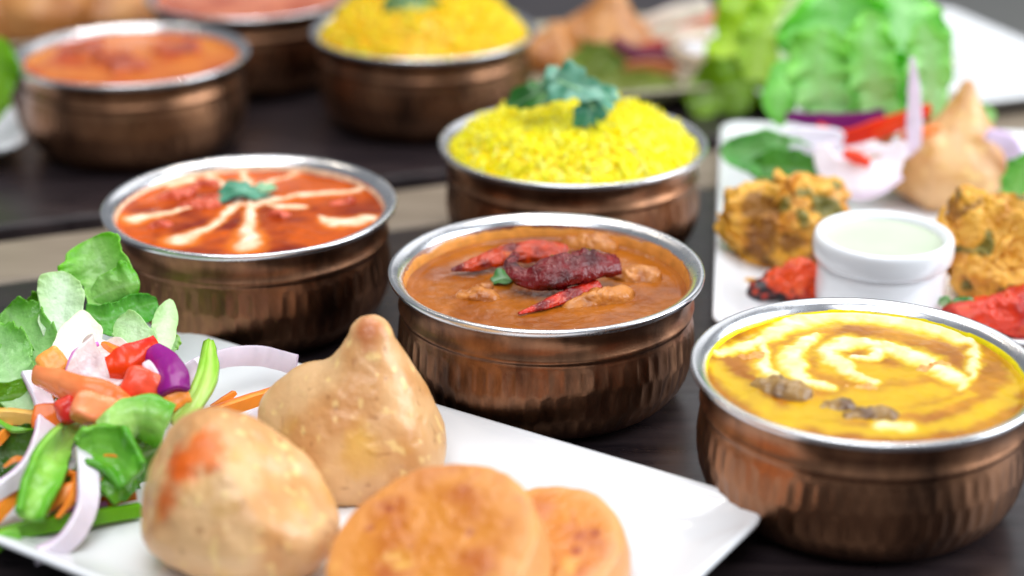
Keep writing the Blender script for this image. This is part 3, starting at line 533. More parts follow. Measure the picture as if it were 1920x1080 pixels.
leaf('green_pepper', 'thick green pepper cap above the rounded samosa', 'pepper', [(196, 812, -0.024), (232, 792, -0.027), (272, 782, -0.027), (312, 800, -0.024)], [20, 34, 38, 34], [22, 40, 46, 40], pale=S(176, 218, 120), green=S(92, 164, 34), thick=.0026, m='veg', gain=1, edge=0, rib=.15, curl=-0.55, ruf=0.1, freq=1.3, seed=28, crink=0.0012, roll=12)
leaf('green_pepper', 'crumpled green pepper chunk beside the rounded samosa', 'pepper', [(150, 846, -0.014), (182, 836, -0.016), (216, 850, -0.016), (252, 892, -0.012)], [22, 40, 44, 30], [20, 38, 44, 34], pale=S(128, 194, 70), green=S(74, 150, 22), thick=.0026, m='veg', gain=1, edge=0, rib=.15, curl=0.5, ruf=0.22, freq=1.6, seed=29, crink=0.0016)
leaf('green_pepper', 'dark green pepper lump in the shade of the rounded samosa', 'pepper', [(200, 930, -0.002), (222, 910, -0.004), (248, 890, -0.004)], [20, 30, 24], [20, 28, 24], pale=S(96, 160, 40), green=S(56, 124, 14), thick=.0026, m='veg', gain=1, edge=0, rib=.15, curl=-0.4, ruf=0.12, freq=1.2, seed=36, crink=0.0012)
slab('carrot_piece', 'orange carrot block under the long green pepper strip', 'carrot', 110, 936, 70, 34, 6, 20, 10, CARROT, dy=0, k=7, seed=37, group=GC)
slab('carrot_piece', 'orange carrot block hidden beneath the tomato wedge', 'carrot', 92, 782, 60, 44, 6, -10, 10, (S(240, 120, 40), S(226, 96, 20)), dy=-.010, k=7, seed=38, group=GC)
strip('green_pepper', 'dark green pepper strip along the plate edge', 'pepper', [(-14, 1012, .004), (60, 990, .004), (160, 972, .006), (262, 956, .010)], [34, 30, 30, 26], 5, (S(98, 160, 24), S(76, 136, 18)), roll=15, seed=33)
strip('green_pepper', 'green pepper end at the salad corner', 'pepper', [(-20, 1030, .0), (8, 1010, 0), (36, 1000, .0)], [30, 34, 20], 4, (S(120, 190, 60), S(90, 160, 30)), seed=34)
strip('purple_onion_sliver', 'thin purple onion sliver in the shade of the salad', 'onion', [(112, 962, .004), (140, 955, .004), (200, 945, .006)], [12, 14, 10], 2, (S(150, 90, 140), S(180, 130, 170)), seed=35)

r_s = np.random.default_rng(90)
for nm, lb, ct, cc_, th_, n_, gg in (('carrot_shred', 'thin orange carrot shred scattered through the front salad', 'carrot', CARROT, 2.2, 7, 'carrot shreds in the front salad'), ('onion_sliver', 'thin lilac onion sliver scattered through the front salad', 'onion', ONION, 1.4, 4, 'onion slivers in the front salad'), ('pepper_shred', 'thin green pepper shred scattered through the front salad', 'pepper', (S(110, 180, 40), S(170, 214, 100)), 2.0, 4, 'pepper shreds in the front salad')):
    for q in range(n_):
        cx_ = r_s.uniform(0, 300); cy_ = r_s.uniform(735, 960) if cx_ < 235 else r_s.uniform(730, 790); a_ = r_s.uniform(-1.3, 1.3); l_ = r_s.uniform(26, 52); b_ = r_s.uniform(-12, 12); dy_ = r_s.uniform(-.004, .006)
        strip(nm, lb, ct, [(cx_-l_*math.cos(a_), cy_-l_*math.sin(a_), dy_), (cx_+b_*math.sin(a_), cy_-b_*math.cos(a_), dy_-.003), (cx_+l_*math.cos(a_), cy_+l_*math.sin(a_), dy_)], [5, r_s.uniform(9, 14), 5], th_, cc_, roll=r_s.uniform(-40, 40), seed=200+q, group=gg, n=16)
# ------------------------------------------------------------------ toppings of the curries
def meat_c(a, b): return lambda V, D, s: mix(mix(a[None], b[None], sm(-.3, .5, fbm(V, 220, s))), S(150, 84, 30)[None], sm(.3, .9, fbm(V, 140, s+4))*.8)
def chunk(par, zl, px, py, rx, ry, h, ang, seed, cols=(S(196, 124, 52), S(160, 88, 26)), m='meat', nm='meat_chunk'):
    p = P(px, py, zl); rx *= 1.25; ry *= 1.25; blob(nm, None, None, p, [((-rx*.55, 0, -.0006), (rx*.55, 0, .0004), ry*.75, ry*.9), ((-rx*.2, ry*.3, h*.2), (rx*.5, -ry*.2, h*.3), ry*.5, ry*.35)], .0008, (0, 0, 0), ((180, .0022), (480, .0009)), meat_c(*cols), m, rot=ang, parent=par, res=(44, 30), seed=seed)
for a in ((1010, 442, .007, .0042, .006, .2, 1), (1105, 466, .011, .0058, .007, -.4, 2), (1185, 524, .012, .0052, .006, -.25, 3), (1118, 570, .016, .0055, .006, .35, 4), (892, 562, .008, .0042, .005, -.3, 5), (900, 545, .005, .0026, .003, 0, 6)): chunk(cur_c, ZC-.0015, *a)
for a in ((640, 385, .005, .0028, .004, .3, 11), (520, 408, .005, .0024, .003, .1, 12), (380, 352, .006, .003, .004, .2, 13), (398, 376, .005, .0024, .003, -.2, 14), (298, 428, .005, .0022, .003, .3, 15), (372, 390, .008, .004, .004, 0, 16), (330, 372, .008, .004, .004, .4, 17)):
    chunk(cur_l, ZL-.0012, *a, cols=(S(214, 92, 60), S(176, 56, 20)))
for a in ((1462, 742, .010, .0060, .006, -.7, 21), (1562, 774, .005, .0042, .005, 0, 22), (1625, 790, .009, .0050, .005, .1, 23), (1405, 680, .006, .0032, .004, .2, 24), (1600, 738, .008, .003, .003, .1, 25), (1745, 700, .008, .003, .003, .5, 26)):
    chunk(cur_r, ZR-.0026, *a, cols=(S(160, 124, 70), S(112, 84, 62)) if a[-1] < 24 else (S(224, 170, 90), S(200, 130, 40)))
for a in ((210, 118, .010, .006, .006, 0, 41), (150, 100, .012, .006, .006, .3, 42), (330, 100, .012, .006, .006, .2, 43), (240, 132, .010, .006, .006, .2, 44)):
    p_ = [o for o in col.objects if o.name == 'orange_curry'][0]; chunk(p_, H-.0075, *a, cols=(S(180, 80, 40), S(140, 50, 26)))
def chilli(label, pts, wpx, cols, seed, z0, flat=.48):
    path = catmull(np.array([P(p[0], p[1], z0+p[2]) for p in pts]), 60); d = depth(path.mean(0)); W = lin(wpx, 60)*d/F/2
    ring = 26; a = np.linspace(0, 2*math.pi, ring, endpoint=False); T, N, B = frames(path, np.broadcast_to(np.array([0, -.5, .85]), path.shape).astype(float)); V = []
    for i in range(60): V.append(path[i]+W[i]*(B[i]*np.cos(a)[:, None]+N[i]*(flat*np.sin(a))[:, None]))
    V = np.concatenate(V); D = nrm(V-np.repeat(path, ring, 0))
    uu = np.repeat(np.linspace(0, 1, 60), ring); aa = np.tile(a, 60)
    q = np.stack([uu*9, np.cos(aa)*1.6, np.sin(aa)*1.6], 1); wr = 1-np.abs(fbm(q, 1.3, seed))*2
    V = V+D*(np.repeat(W, ring)*(.24*wr+.07*fbm(V, 420, seed+2)))[:, None]
    C = mix(cols[0][None], cols[1][None], sm(-.2, .6, fbm(V, 180, seed+4))); C = mix(C, cols[2][None], sm(.3, .9, fbm(q, 1.1, seed+7))*.8)
    fc = grid_faces(60, ring, True)+[tuple(range(ring))[::-1], tuple(range(59*ring, 60*ring))]
    tag(mk('dried_chilli', V, fc, M['chilli'], colors=C), label, 'chilli', 'dried chillies on the brown curry')
chilli('big wrinkled dark red chilli on top of the curry', [(968, 476, .011), (958, 498, .009), (985, 520, .007), (1040, 512, .009), (1100, 497, .010), (1158, 496, .008)], [14, 24, 38, 66, 68, 40], (S(112, 4, 8), S(60, 2, 8), S(164, 10, 10)), 3, ZC)
chilli('orange red chilli tucked behind the big dark red one', [(846, 506, .002), (890, 496, .004), (950, 478, .006), (1010, 470, .007), (1064, 470, .006)], [6, 26, 40, 42, 26], (S(190, 56, 2), S(104, 12, 6), S(216, 104, 6)), 9, ZC)
chilli('thin pointed red chilli half sunk before the big one', [(972, 588, .001), (1020, 572, .002), (1070, 552, .003), (1122, 532, .004)], [5, 17, 26, 22], (S(196, 40, 10), S(110, 10, 10), S(226, 96, 40)), 15, ZC)

def herb(name, label, cat, center, size, norm, lobes=3, ang=0, seed=0, cols=(S(70, 150, 96), S(44, 112, 60)), fold=.25, group=None, parent=None, stretch=1.6, dome=.15):
    """lobed leaflet: polar grid, notched outline, folded along its midrib"""
    n = nrm(np.array(norm, float)); t1 = nrm(np.cross([0, 1, .2], n)); t2 = np.cross(n, t1); nr, na = 14, 90
    th = np.linspace(0, 2*math.pi, na, endpoint=False); r_ = np.random.default_rng(seed)
    out = (.78+.16*np.cos(th*lobes+r_.uniform(0, 6))+.07*np.cos(th*lobes*3+r_.uniform(0, 6))+.05*np.cos(2*th))
    V = [np.zeros((1, 3))]
    for k in range(1, nr+1):
        rr = out*k/nr*size; x = rr*np.cos(th)*stretch; y = rr*np.sin(th)
        V.append(np.stack([x, y, fold*np.abs(y)+dome*size*np.cos(x/size*2.2)-dome*size+.07*size*np.sin(5*th+seed)*(k/nr)**2], 1))
    V = np.concatenate(V); V = rotz(V, ang); W = np.array(center)+V[:, :1]*t1+V[:, 1:2]*t2+V[:, 2:]*n
    C = mix(cols[0][None], cols[1][None], sm(-.4, .5, fbm(W, 200, seed))); vein = sm(.0006, .0002, np.abs(rotz(V, -ang)[:, 1])); C = mix(C, (cols[0]*.5+S(190, 220, 180)*.5)[None], vein*.7)
    fc = [(0, 1+j, 1+(j+1) % na) for j in range(na)]+[tuple(i+1 for i in f) for f in grid_faces(nr, na, True)]
    o = mk(name, W, fc, M['herb'], colors=C, parent=parent); md = o.modifiers.new('thickness', 'SOLIDIFY'); md.thickness = .0004
    if parent is None: tag(o, label, cat, group)
    return o
TEAL_SHEEN = (S(96, 172, 140), S(54, 132, 98))  # bluish window reflection painted into the leaf green
herb('coriander_leaf', 'green herb leaf with painted teal sheen floating on the cream streaked curry', 'herb', P(448, 360, ZL+.0030), .0098, (-.05, -.22, 1), 3, .05, 3, TEAL_SHEEN, fold=.20, stretch=1.5)
herb('coriander_leaf', 'small light herb leaflet at the centre of the cream spokes', 'herb', P(500, 352, ZL+.0036), .0048, (.2, -.3, 1), 3, .5, 4, (S(160, 206, 160), S(100, 170, 120)), stretch=1.2)
herb('coriander_leaf', 'green herb scrap peeking from under the dark red chilli', 'herb', P(942, 522, ZC+.0016), .0058, (0, -.2, 1), 2, .2, 6, (S(72, 132, 56), S(60, 116, 60)), stretch=1.2)

# ------------------------------------------------------------------ saffron rice
def rice(key, label, peak, ngr, seed, cols):
    x, y, s = BOWLS[key]; R = .0592*s; r_ = np.random.default_rng(seed); z0 = H-.0052
    hgt = lambda px, py: z0+peak*np.clip(1-(np.hypot(px, py)/R)**4.0, 0, 1)+.0048*fbm(np.stack([px, py, px*0], 1), 42, seed)*np.clip(1.05-np.hypot(px, py)/R, 0, 1)
    na, nr = 120, 40; a = np.linspace(0, 2*math.pi, na, endpoint=False); V = [np.array([[0, 0, 0.]])]
    for k in range(1, nr): V.append(np.stack([R*k/(nr-1)*np.cos(a), R*k/(nr-1)*np.sin(a), a*0], 1))
    V = np.concatenate(V); V[:, 2] = hgt(V[:, 0], V[:, 1])-.0003+.0005*fbm(V, 300, seed+8); fc = [(0, 1+j, 1+(j+1) % na) for j in range(na)]+[tuple(i+1 for i in f) for f in grid_faces(nr-1, na, True)]
    C = [mix(cols[1][None], cols[2][None], sm(-.2, .7, fbm(V, 200, seed)))]
    prof = [(0, -1), (.62, -.72), (1, -.1), (.9, .35), (.5, .78), (0, 1)]; m_ = 6; gv = [(0, 0, -1)]
    for rr, zz in prof[1:-1]:
        for j in range(m_): t = 2*math.pi*j/m_; gv.append((rr*math.cos(t), rr*math.sin(t), zz))
    gv.append((0, 0, 1)); gv = np.array(gv); gf = [(0, 1+(j+1) % m_, 1+j) for j in range(m_)]
    for i in range(3): gf += [(1+i*m_+j, 1+i*m_+(j+1) % m_, 1+(i+1)*m_+(j+1) % m_, 1+(i+1)*m_+j) for j in range(m_)]
    gf += [(1+3*m_+j, 1+3*m_+(j+1) % m_, 1+4*m_) for j in range(m_)]
    rad = R*np.sqrt(r_.uniform(0, .985, ngr)); an = r_.uniform(0, 2*math.pi, ngr); gx, gy = rad*np.cos(an), rad*np.sin(an); gz = hgt(gx, gy)
    tot = [V]; base = len(V)
    for i in range(ngr):
        tilt = r_.normal(0, .38) if r_.random() > .12 else r_.uniform(.6, 1.3); az = r_.uniform(0, 2*math.pi)
        t = np.array([math.cos(az)*math.cos(tilt), math.sin(az)*math.cos(tilt), abs(math.sin(tilt))]); slope = -peak*4.0*(rad[i]/R)**3/R; t[2] += slope*(t[0]*math.cos(an[i])+t[1]*math.sin(an[i])); t = nrm(t)
        b = nrm(np.cross(t, [.1, .2, 1])); c = np.cross(t, b); L_ = r_.uniform(.0034, .0048); w_ = r_.uniform(.00066, .00084)
        bend = .18*L_*(gv[:, 2]**2)*r_.uniform(-1, 1)
        g = np.array([gx[i], gy[i], gz[i]+r_.uniform(-.0002, .0016)+.5*L_*max(0, abs(math.sin(tilt))-.3)])+gv[:, :1]*w_*b+gv[:, 1:2]*w_*c+gv[:, 2:]*L_*t+bend[:, None]*b
        over = np.hypot(g[:, 0], g[:, 1]).max()
        if over > R*1.005: g[:, :2] *= R*1.005/over
        tot.append(g); fc += [tuple(v+base for v in f) for f in gf]; base += len(g)
        u = r_.random(); C.append(np.tile(cols[0]*(1-u)+cols[2]*u if u < .86 else cols[3]*(.8+.4*r_.random()), (len(g), 1)))
    V = np.concatenate(tot)+np.array([x, y, 0]); C = np.concatenate(C)
    o = mk('saffron_rice', V, fc, M['rice'], colors=C, loc=(x, y, z0)); tag(o, label, 'rice', kind='stuff')
YEL = (S(255, 242, 0), S(255, 222, 0), S(255, 232, 0), S(255, 248, 120))
rice('rice', 'bright yellow rice heaped in the bowl behind the chilli curry', .0165, 1900, 5, YEL)
rice('rice2', 'deep yellow rice heaped in the farther rice bowl', .0240, 1500, 6, (S(255, 218, 0), S(236, 170, 0), S(255, 204, 0), S(255, 234, 60)))
def sprig(label, parts, stem, ysur, group='coriander sprigs on the rice'):
    base = PY(parts[0][0], parts[0][1], ysur); base[2] -= .006; o = empty('coriander_sprig', tuple(base)); tag(o, label, 'herb', group)
    for (px, py, dy, size, nv, ang, sd, cols, stt) in parts: herb('leaflet', None, None, PY(px, py, ysur+dy), size, nv, 3, ang, sd, cols, parent=o, stretch=stt, fold=.3)
    path = np.array([PY(a, b, ysur+dy) for a, b, dy in stem]); V, fc, u, v, x = sweep(path, [.0006], [.0006], np.array([0, -.6, .8]), 'round', seed=2); mk('stem', V, fc, M['herb'], parent=o, colors=np.tile(S(150, 200, 150), (len(V), 1)))
BLU_SHEEN = (S(136, 196, 170), S(72, 150, 116)); GRN = (S(52, 120, 34), S(30, 90, 26)); TL2_SHEEN = (S(70, 146, 116), S(40, 110, 80))  # bluish leaf tones carry the window sheen in their colour
sprig('coriander sprig with bluish sheen painted on its leaves on the nearer heap of rice', [(1075, 160, 0, .0125, (-.35, -.75, .6), -.6, 3, BLU_SHEEN, 1.3), (1105, 205, -.004, .0098, (.05, -.8, .55), 1.45, 4, TL2_SHEEN, 1.25), (1005, 178, .008, .0118, (-.2, -.5, .8), .2, 5, GRN, 1.4), (1130, 178, .0, .0076, (.3, -.7, .6), -.2, 6, BLU_SHEEN, 1.5), (1040, 150, .01, .0070, (-.4, -.8, .4), .9, 7, BLU_SHEEN, 1.3)], [(1045, 150, -.003), (1090, 172, -.003), (1115, 205, -.006)], .886)
sprig('blurred dark coriander sprig on the farther heap of rice', [(750, 16, 0, .0135, (-.2, -.7, .6), .3, 8, (S(100, 140, 70), S(80, 116, 50)), 1.3), (800, 14, .002, .0115, (.2, -.7, .6), -.2, 9, GRN, 1.3)], [(740, 0, 0), (780, 15, -.002), (810, 12, 0)], 1.080)

# ------------------------------------------------------------------ dip pot on the second plate
rx, ry = .1655, .797; RZ = .0072
prof = [(.0225, 0), (.0262, .0006), (.0278, .0030), (.0287, .0090), (.0288, .0150), (.0286, .0205), (.0280, .0226), (.0284, .0236), (.0302, .0246), (.0310, .0262), (.0313, .0290), (.0311, .0322), (.0303, .0340), (.0290, .0346), (.0275, .0343), (.0262, .0332), (.0254, .0310), (.0250, .0260), (.0248, .012), (.0235, .005), (.0200, .0035), (.0002, .0035)]
V, fc = lathe([tuple(p) for p in catmull([(a, b*1.13, 0) for a, b in prof], 80)[:, :2]], 120, (rx, ry, RZ), cap0=True, cap1=True)
tag(mk('dip_pot', V, fc, M['porcelain'], loc=(rx, ry, RZ)), 'small round white dip pot with a thick lip', 'pot')
na = 90; a = np.linspace(0, 2*math.pi, na, endpoint=False); V = [np.array([[rx, ry, RZ+.0352]])]
for k in range(1, 16): r = .02550*k/15; V.append(np.stack([rx+r*np.cos(a), ry+r*np.sin(a), np.full(na, RZ+.0352+.0006*(k/15)**8)], 1))
V = np.concatenate(V); fc = [(0, 1+j, 1+(j+1) % na) for j in range(na)]+[tuple(i+1 for i in f) for f in grid_faces(15, na, True)]
tag(mk('yoghurt_dip', V, fc, M['smooth_sauce'], colors=np.tile(S(196, 206, 182), (len(V), 1))*(1+.05*fbm(V, 90, 3))[:, None], loc=(rx, ry, RZ+.035)), 'pale greenish white yoghurt dip in the small pot', 'dip')

# ------------------------------------------------------------------ pakoras: craggy batter with onion strands
def pak_c(V, D, s):
    rid = 1.1-4.5*np.abs(fbm(V+s*.37, 62, s+77))*.8-2.0*np.abs(fbm(V+s*.37, 150, s+77))*.6; C = mix(S(224, 164, 46)[None], S(200, 130, 32)[None], sm(-.2, .5, fbm(V, 70, s)))
    C = mix(C, S(128, 78, 18)[None], sm(.0, -.8, rid)*.85); C = mix(C, S(236, 182, 78)[None], sm(.2, .8, rid)*.75)
    C = mix(C, S(84, 96, 30)[None], sm(.36, .6, vnoise(V*125, s+7))*.85); return C
def pakora(label, at, prims, strands, seed, group='onion pakoras'):
    o = blob('pakora', label, 'pakora', at, prims, .004, (0, 0, .02), ((45, .0030), (600, .0006)), pak_c, 'batter', res=(220, 150), zmin=0, seed=seed, group=group, ridged=((62, .0034), (150, .0017)))
    r_ = np.random.default_rng(seed)
    Vl = np.array([v.co[:] for v in o.data.vertices]); nl = np.array([v.normal[:] for v in o.data.vertices])
    ok = np.where((Vl[:, 2] > .006) & (nl[:, 1] < .35))[0]
    for k in range(strands):                                     # battered onion strands curling over the surface
        i = r_.choice(ok); p0 = Vl[i]; n0 = nl[i]; t = nrm(np.cross(n0, r_.normal(size=3))); b = np.cross(n0, t); L_ = r_.uniform(.007, .015); cv = r_.uniform(-.5, .5)
        pp = []; wd_ = r_.uniform(.0014, .0042)
        for u in np.linspace(-1, 1, 6):
            q = p0+t*u*L_+b*cv*u*u*L_; j = np.argmin(((Vl-q)**2).sum(1)); pp.append(Vl[j]*.7+q*.3+nl[j]*(.0004+.0020*(1-u*u)*r_.uniform(.1, 1)))
        W = np.array(pp)+np.array(at); V, fc, u, v, x = sweep(W, [.0008, wd_, wd_*.8, .0010], [.0004, .0008, .0007, .0004], n0, 'round', roll=r_.uniform(-55, 55), n=18, wob=.0006, seed=seed+k)
        base = S(222, 162, 56) if r_.random() < .7 else (S(196, 128, 40) if r_.random() < .6 else S(120, 118, 44))
        mk('onion_strand', V, fc, M['batter'], parent=o, colors=base[None]*(1+.3*fbm(V, 200, seed+k))[:, None])
a1 = P(1462, 492, .0076)
pakora('craggy golden pakora with dark green flecks beside the dip pot', a1, [((-.017, 0, .029), (.018, .004, .031), .0085, .0085), ((-.008, -.003, .010), (.012, 0, .010), .0085, .0110), ((-.022, -.002, .020), (-.006, 0, .012), .0060, .009), ((.006, 0, .02), (.022, .002, .024), .011, .008)], 6, 3)
a2 = P(1868, 548, .0076)
pakora('golden onion pakora between the dip pot and the red tandoori piece', a2, [((-.010, .0, .012), (-.012, .004, .034), .0115, .0075), ((.010, .0, .012), (.014, .004, .030), .014, .010), ((-.016, .006, .038), (.014, .006, .032), .0065, .010), ((.0, -.008, .006), (.02, -.008, .006), .008, .008)], 6, 9)
T0 = P(1775, 388, .0076); T0[1] += .012
blob('samosa', 'pointed samosa standing behind the dip pot', 'samosa', T0, [((.006, .002, .020), (.0090, .004, .0600), .0250, .0042), ((-.024, .006, .018), (-.004, -.002, .018), .0145, .022), ((.020, -.002, .013), (.014, .004, .026), .0145, .014)], .0042, (.001, 0, .02), ((45, .0020), (110, .0009)), pastry(stain=[((.008, -.001, .066), .007, S(160, 80, 36), .9), ((-.022, -.016, .02), .014, S(196, 140, 66), .6)]), zmin=0, seed=12, group='samosas')
def tand(V, D, s):
    C = mix(S(226, 74, 18)[None], S(182, 34, 22)[None], sm(-.3, .4, fbm(V, 110, s))); C = mix(C, S(244, 130, 50)[None], sm(.25, .7, fbm(V, 170, s+2))*.9)
    C = mix(C, S(34, 18, 22)[None], sm(.05, .45, .8*fbm(V, 420, s+5)+np.clip(-V[:, 0]*45-(V[:, 2]-.008)*50, -.5, .5))); return C
t1_ = P(1470, 566, .0076); t1_[1] += .002
blob('tandoori_chicken', 'charred orange tandoori chicken piece in front of the dip pot', 'chicken', t1_, [((-.012, 0, .005), (.008, .002, .010), .0050, .0085), ((.004, 0, .009), (.012, .0, .007), .0085, .007)], .002, (0, 0, .008), ((90, .0022), (240, .0024), (600, .0008)), tand, 'meat', res=(80, 54), zmin=0, seed=4)
t2_ = P(1870, 622, .0076)
blob('tandoori_chicken', 'bright red tandoori chicken piece below the second pakora', 'chicken', t2_, [((-.016, 0, .006), (.014, 0, .009), .0085, .012), ((.010, 0, .009), (.024, .0, .008), .011, .010)], .002, (0, 0, .008), ((90, .0018), (240, .0022), (600, .0009)), lambda V, D, s: mix(mix(S(216, 52, 14)[None], S(178, 26, 10)[None], sm(-.3, .4, fbm(V, 120, s))), S(240, 110, 50)[None], sm(.3, .8, fbm(V, 260, s+3))*.8), 'meat', res=(80, 54), zmin=0, seed=6)
blob('crumb', 'small brown batter crumb on the plate edge by the first pakora', 'crumb', P(1408, 526, .0105), [((-.0016, 0, .0004), (.0016, 0, .0004), .0012, .0009)], .0006, (0, 0, .0004), ((600, .0006),), pak_c, 'batter', res=(20, 14), seed=3)
herb('herb_scrap', 'small green herb scrap beside the red tandoori piece', 'herb', PY(1815, 572, .775), .0052, (0, -.6, .8), 2, .1, 12, (S(60, 150, 50), S(50, 130, 50)))
leaf('coriander_leaf', 'green herb tip at the foot of the dip pot', 'herb', [(1765, 575, 0), (1772, 566, 0), (1778, 556, 0)], [10, 12, 6], [10, 12, 6], yf=.779, green=S(80, 170, 80), seed=77, nt=16, ns=12)

# ---- salad on the second plate
G2 = 'lettuce leaves behind the pointed samosa'
leaf('lettuce_leaf', 'tall frilly lettuce leaf behind the sliced onions', 'lettuce', [(1600, 235, 0), (1590, 150, .006), (1570, 70, .012), (1560, -20, .02)], [60, 100, 110, 90], [60, 90, 100, 90], yf=1.00, pale=S(206, 244, 196), green=S(120, 214, 74), curl=.3, ruf=.30, freq=2.6, seed=41, group=G2)
leaf('lettuce_leaf', 'pale frilly lettuce leaf beside the white corner plate', 'lettuce', [(1680, 235, 0), (1690, 150, .004), (1695, 70, .01), (1690, -20, .02)], [60, 80, 90, 80], [50, 80, 84, 70], yf=.995, pale=S(214, 246, 206), green=S(150, 226, 120), curl=.3, ruf=.28, freq=2.4, seed=42, edge=.15, group=G2)
leaf('lettuce_leaf', 'drooping lettuce leaf hanging over the plate edge by the rice', 'lettuce', [(1500, 130, .01), (1475, 150, .0), (1462, 185, -.01), (1462, 238, -.015)], [24, 40, 40, 14], [20, 36, 34, 12], yf=.985, pale=S(160, 224, 120), green=S(120, 206, 84), curl=.3, ruf=.1, freq=1.5, seed=43, group=G2)
leaf('lettuce_leaf', 'small lettuce leaf lying between pakora and rice bowl', 'lettuce', [(1520, 300, .0), (1470, 290, -.004), (1410, 285, -.006), (1350, 285, -.008)], [20, 44, 44, 26], [20, 40, 40, 26], yf=.935, pale=S(150, 206, 130), green=S(96, 176, 90), curl=.35, ruf=.22, freq=2, seed=44, group=G2)
leaf('lettuce_leaf', 'inner bright lettuce leaf in the tall lettuce bunch', 'lettuce', [(1640, 240, 0), (1640, 190, .0), (1650, 140, .0), (1650, 90, .004)], [50, 70, 66, 40], [50, 70, 70, 50], yf=.985, pale=S(176, 232, 140), green=S(104, 206, 50), curl=.35, ruf=.28, freq=2.4, seed=45, group=G2)
leaf('lettuce_leaf', 'dark inner lettuce leaf under the onion slices', 'lettuce', [(1560, 330, .0), (1500, 320, 0), (1450, 315, 0), (1400, 318, 0)], [30, 40, 40, 20], [30, 36, 36, 20], yf=.925, pale=S(90, 160, 60), green=S(70, 150, 40), seed=46, group=G2)
leaf('lettuce_leaf', 'lettuce scrap beyond the samosa tip', 'lettuce', [(1820, 230, .0), (1840, 220, .0), (1866, 212, 0)], [20, 26, 16], [20, 24, 16], yf=.97, green=S(130, 200, 110), seed=47, group=G2)
leaf('lettuce_leaf', 'green lettuce leaf beside the pointed samosa slope', 'lettuce', [(1890, 400, .0), (1905, 360, .0), (1920, 320, 0), (1940, 290, 0)], [20, 30, 34, 20], [20, 30, 30, 20], yf=.90, pale=S(150, 210, 110), green=S(90, 180, 60), seed=48, group=G2)
leaf('lettuce_leaf', 'mint pale frilly leaf in front of the tall lettuce bunch', 'lettuce', [(1560, 225, -.01), (1545, 170, -.012), (1535, 110, -.01), (1545, 50, -.006)], [30, 54, 60, 46], [30, 50, 56, 44], yf=.985, pale=S(200, 242, 180), green=S(146, 224, 104), curl=.4, ruf=.36, freq=3, seed=49, edge=.1, group=G2)
leaf('lettuce_leaf', 'whitish frilly leaf in the middle of the tall lettuce bunch', 'lettuce', [(1655, 225, -.012), (1640, 160, -.014), (1628, 90, -.012), (1636, 20, -.008)], [26, 40, 46, 40], [26, 44, 50, 40], yf=.985, pale=S(196, 240, 172), green=S(140, 222, 96), curl=.4, ruf=.36, freq=3, seed=50, edge=.1, group=G2)
leaf('lettuce_leaf', 'light green frilly leaf beside the upright onion sliver', 'lettuce', [(1735, 225, -.01), (1745, 160, -.01), (1742, 100, -.008), (1730, 40, -.004)], [26, 40, 44, 36], [24, 36, 40, 30], yf=.985, pale=S(212, 244, 200), green=S(156, 226, 120), curl=.4, ruf=.34, freq=3, seed=68, edge=.1, group=G2)
leaf('lettuce_leaf', 'yellow green frilly leaf joining the two lettuce bunches', 'lettuce', [(1420, 150, -.01), (1425, 100, -.01), (1440, 50, -.008), (1470, 0, 0)], [26, 46, 50, 40], [26, 50, 56, 44], yf=1.07, pale=S(206, 232, 110), green=S(156, 206, 30), curl=.35, ruf=.34, freq=3, seed=69, group=G2)
strip('red_onion_strip', 'purple onion skin arc under the tall lettuce', 'onion', [(1474, 218, .0), (1540, 226, -.004), (1600, 226, -.004), (1656, 212, 0)], [18, 30, 32, 18], 4, (S(120, 30, 110), S(150, 60, 140)), yf=.968, roll=10, seed=51)
strip('onion_strip', 'white onion crescent curving under the red pepper strip', 'onion', [(1536, 276, .0), (1560, 318, -.004), (1610, 330, -.006), (1660, 318, -.004), (1690, 262, 0)], [30, 54, 62, 54, 26], 6, (S(250, 240, 248), S(226, 200, 232)), yf=.925, roll=0, seed=52)
strip('onion_strip', 'pale upright onion sliver beside the samosa tip', 'onion', [(1714, 296, .0), (1714, 230, .0), (1714, 170, 0), (1710, 108, 0)], [26, 30, 24, 8], 2.5, (S(238, 222, 240), S(214, 176, 222)), yf=.935, roll=10, seed=53)
strip('onion_strip', 'white onion slice lying behind the small lettuce leaf', 'onion', [(1450, 262, .0), (1500, 256, 0), (1560, 262, 0), (1620, 270, 0)], [30, 40, 44, 24], 4, (S(246, 240, 250), S(214, 190, 226)), yf=.95, roll=10, seed=54)
strip('onion_strip', 'lilac onion strip beyond the pointed samosa', 'onion', [(1780, 180, .0), (1810, 196, 0), (1830, 220, 0)], [30, 36, 24], 3, (S(244, 232, 246), S(220, 196, 228)), yf=.975, seed=55)
strip('onion_strip', 'lilac onion arc beside the pointed samosa slope', 'onion', [(1850, 250, .0), (1890, 268, 0), (1905, 310, 0), (1892, 350, 0)], [20, 34, 36, 20], 3, (S(226, 204, 236), S(204, 160, 220)), yf=.93, seed=56)
strip('red_pepper', 'long red pepper strip across the onion slices', 'pepper', [(1530, 240, .0), (1580, 258, -.004), (1650, 240, -.004), (1740, 208, 0)], [22, 30, 36, 26], 5, (S(226, 50, 20), S(240, 90, 30)), yf=.955, roll=10, seed=57)
strip('red_pepper', 'short red pepper piece lying on the onion crescent', 'pepper', [(1584, 286, -.01), (1606, 296, -.01), (1630, 306, -.01)], [16, 24, 14], 4, (S(236, 60, 24), S(246, 110, 60)), yf=.925, seed=58)
strip('onion_strip', 'thin white onion slice draped over the small lettuce leaf', 'onion', [(1440, 250, -.01), (1470, 276, -.012), (1520, 284, -.012), (1570, 270, -.01)], [14, 24, 26, 16], 2.5, (S(244, 236, 248), S(216, 190, 226)), yf=.945, roll=15, seed=81)
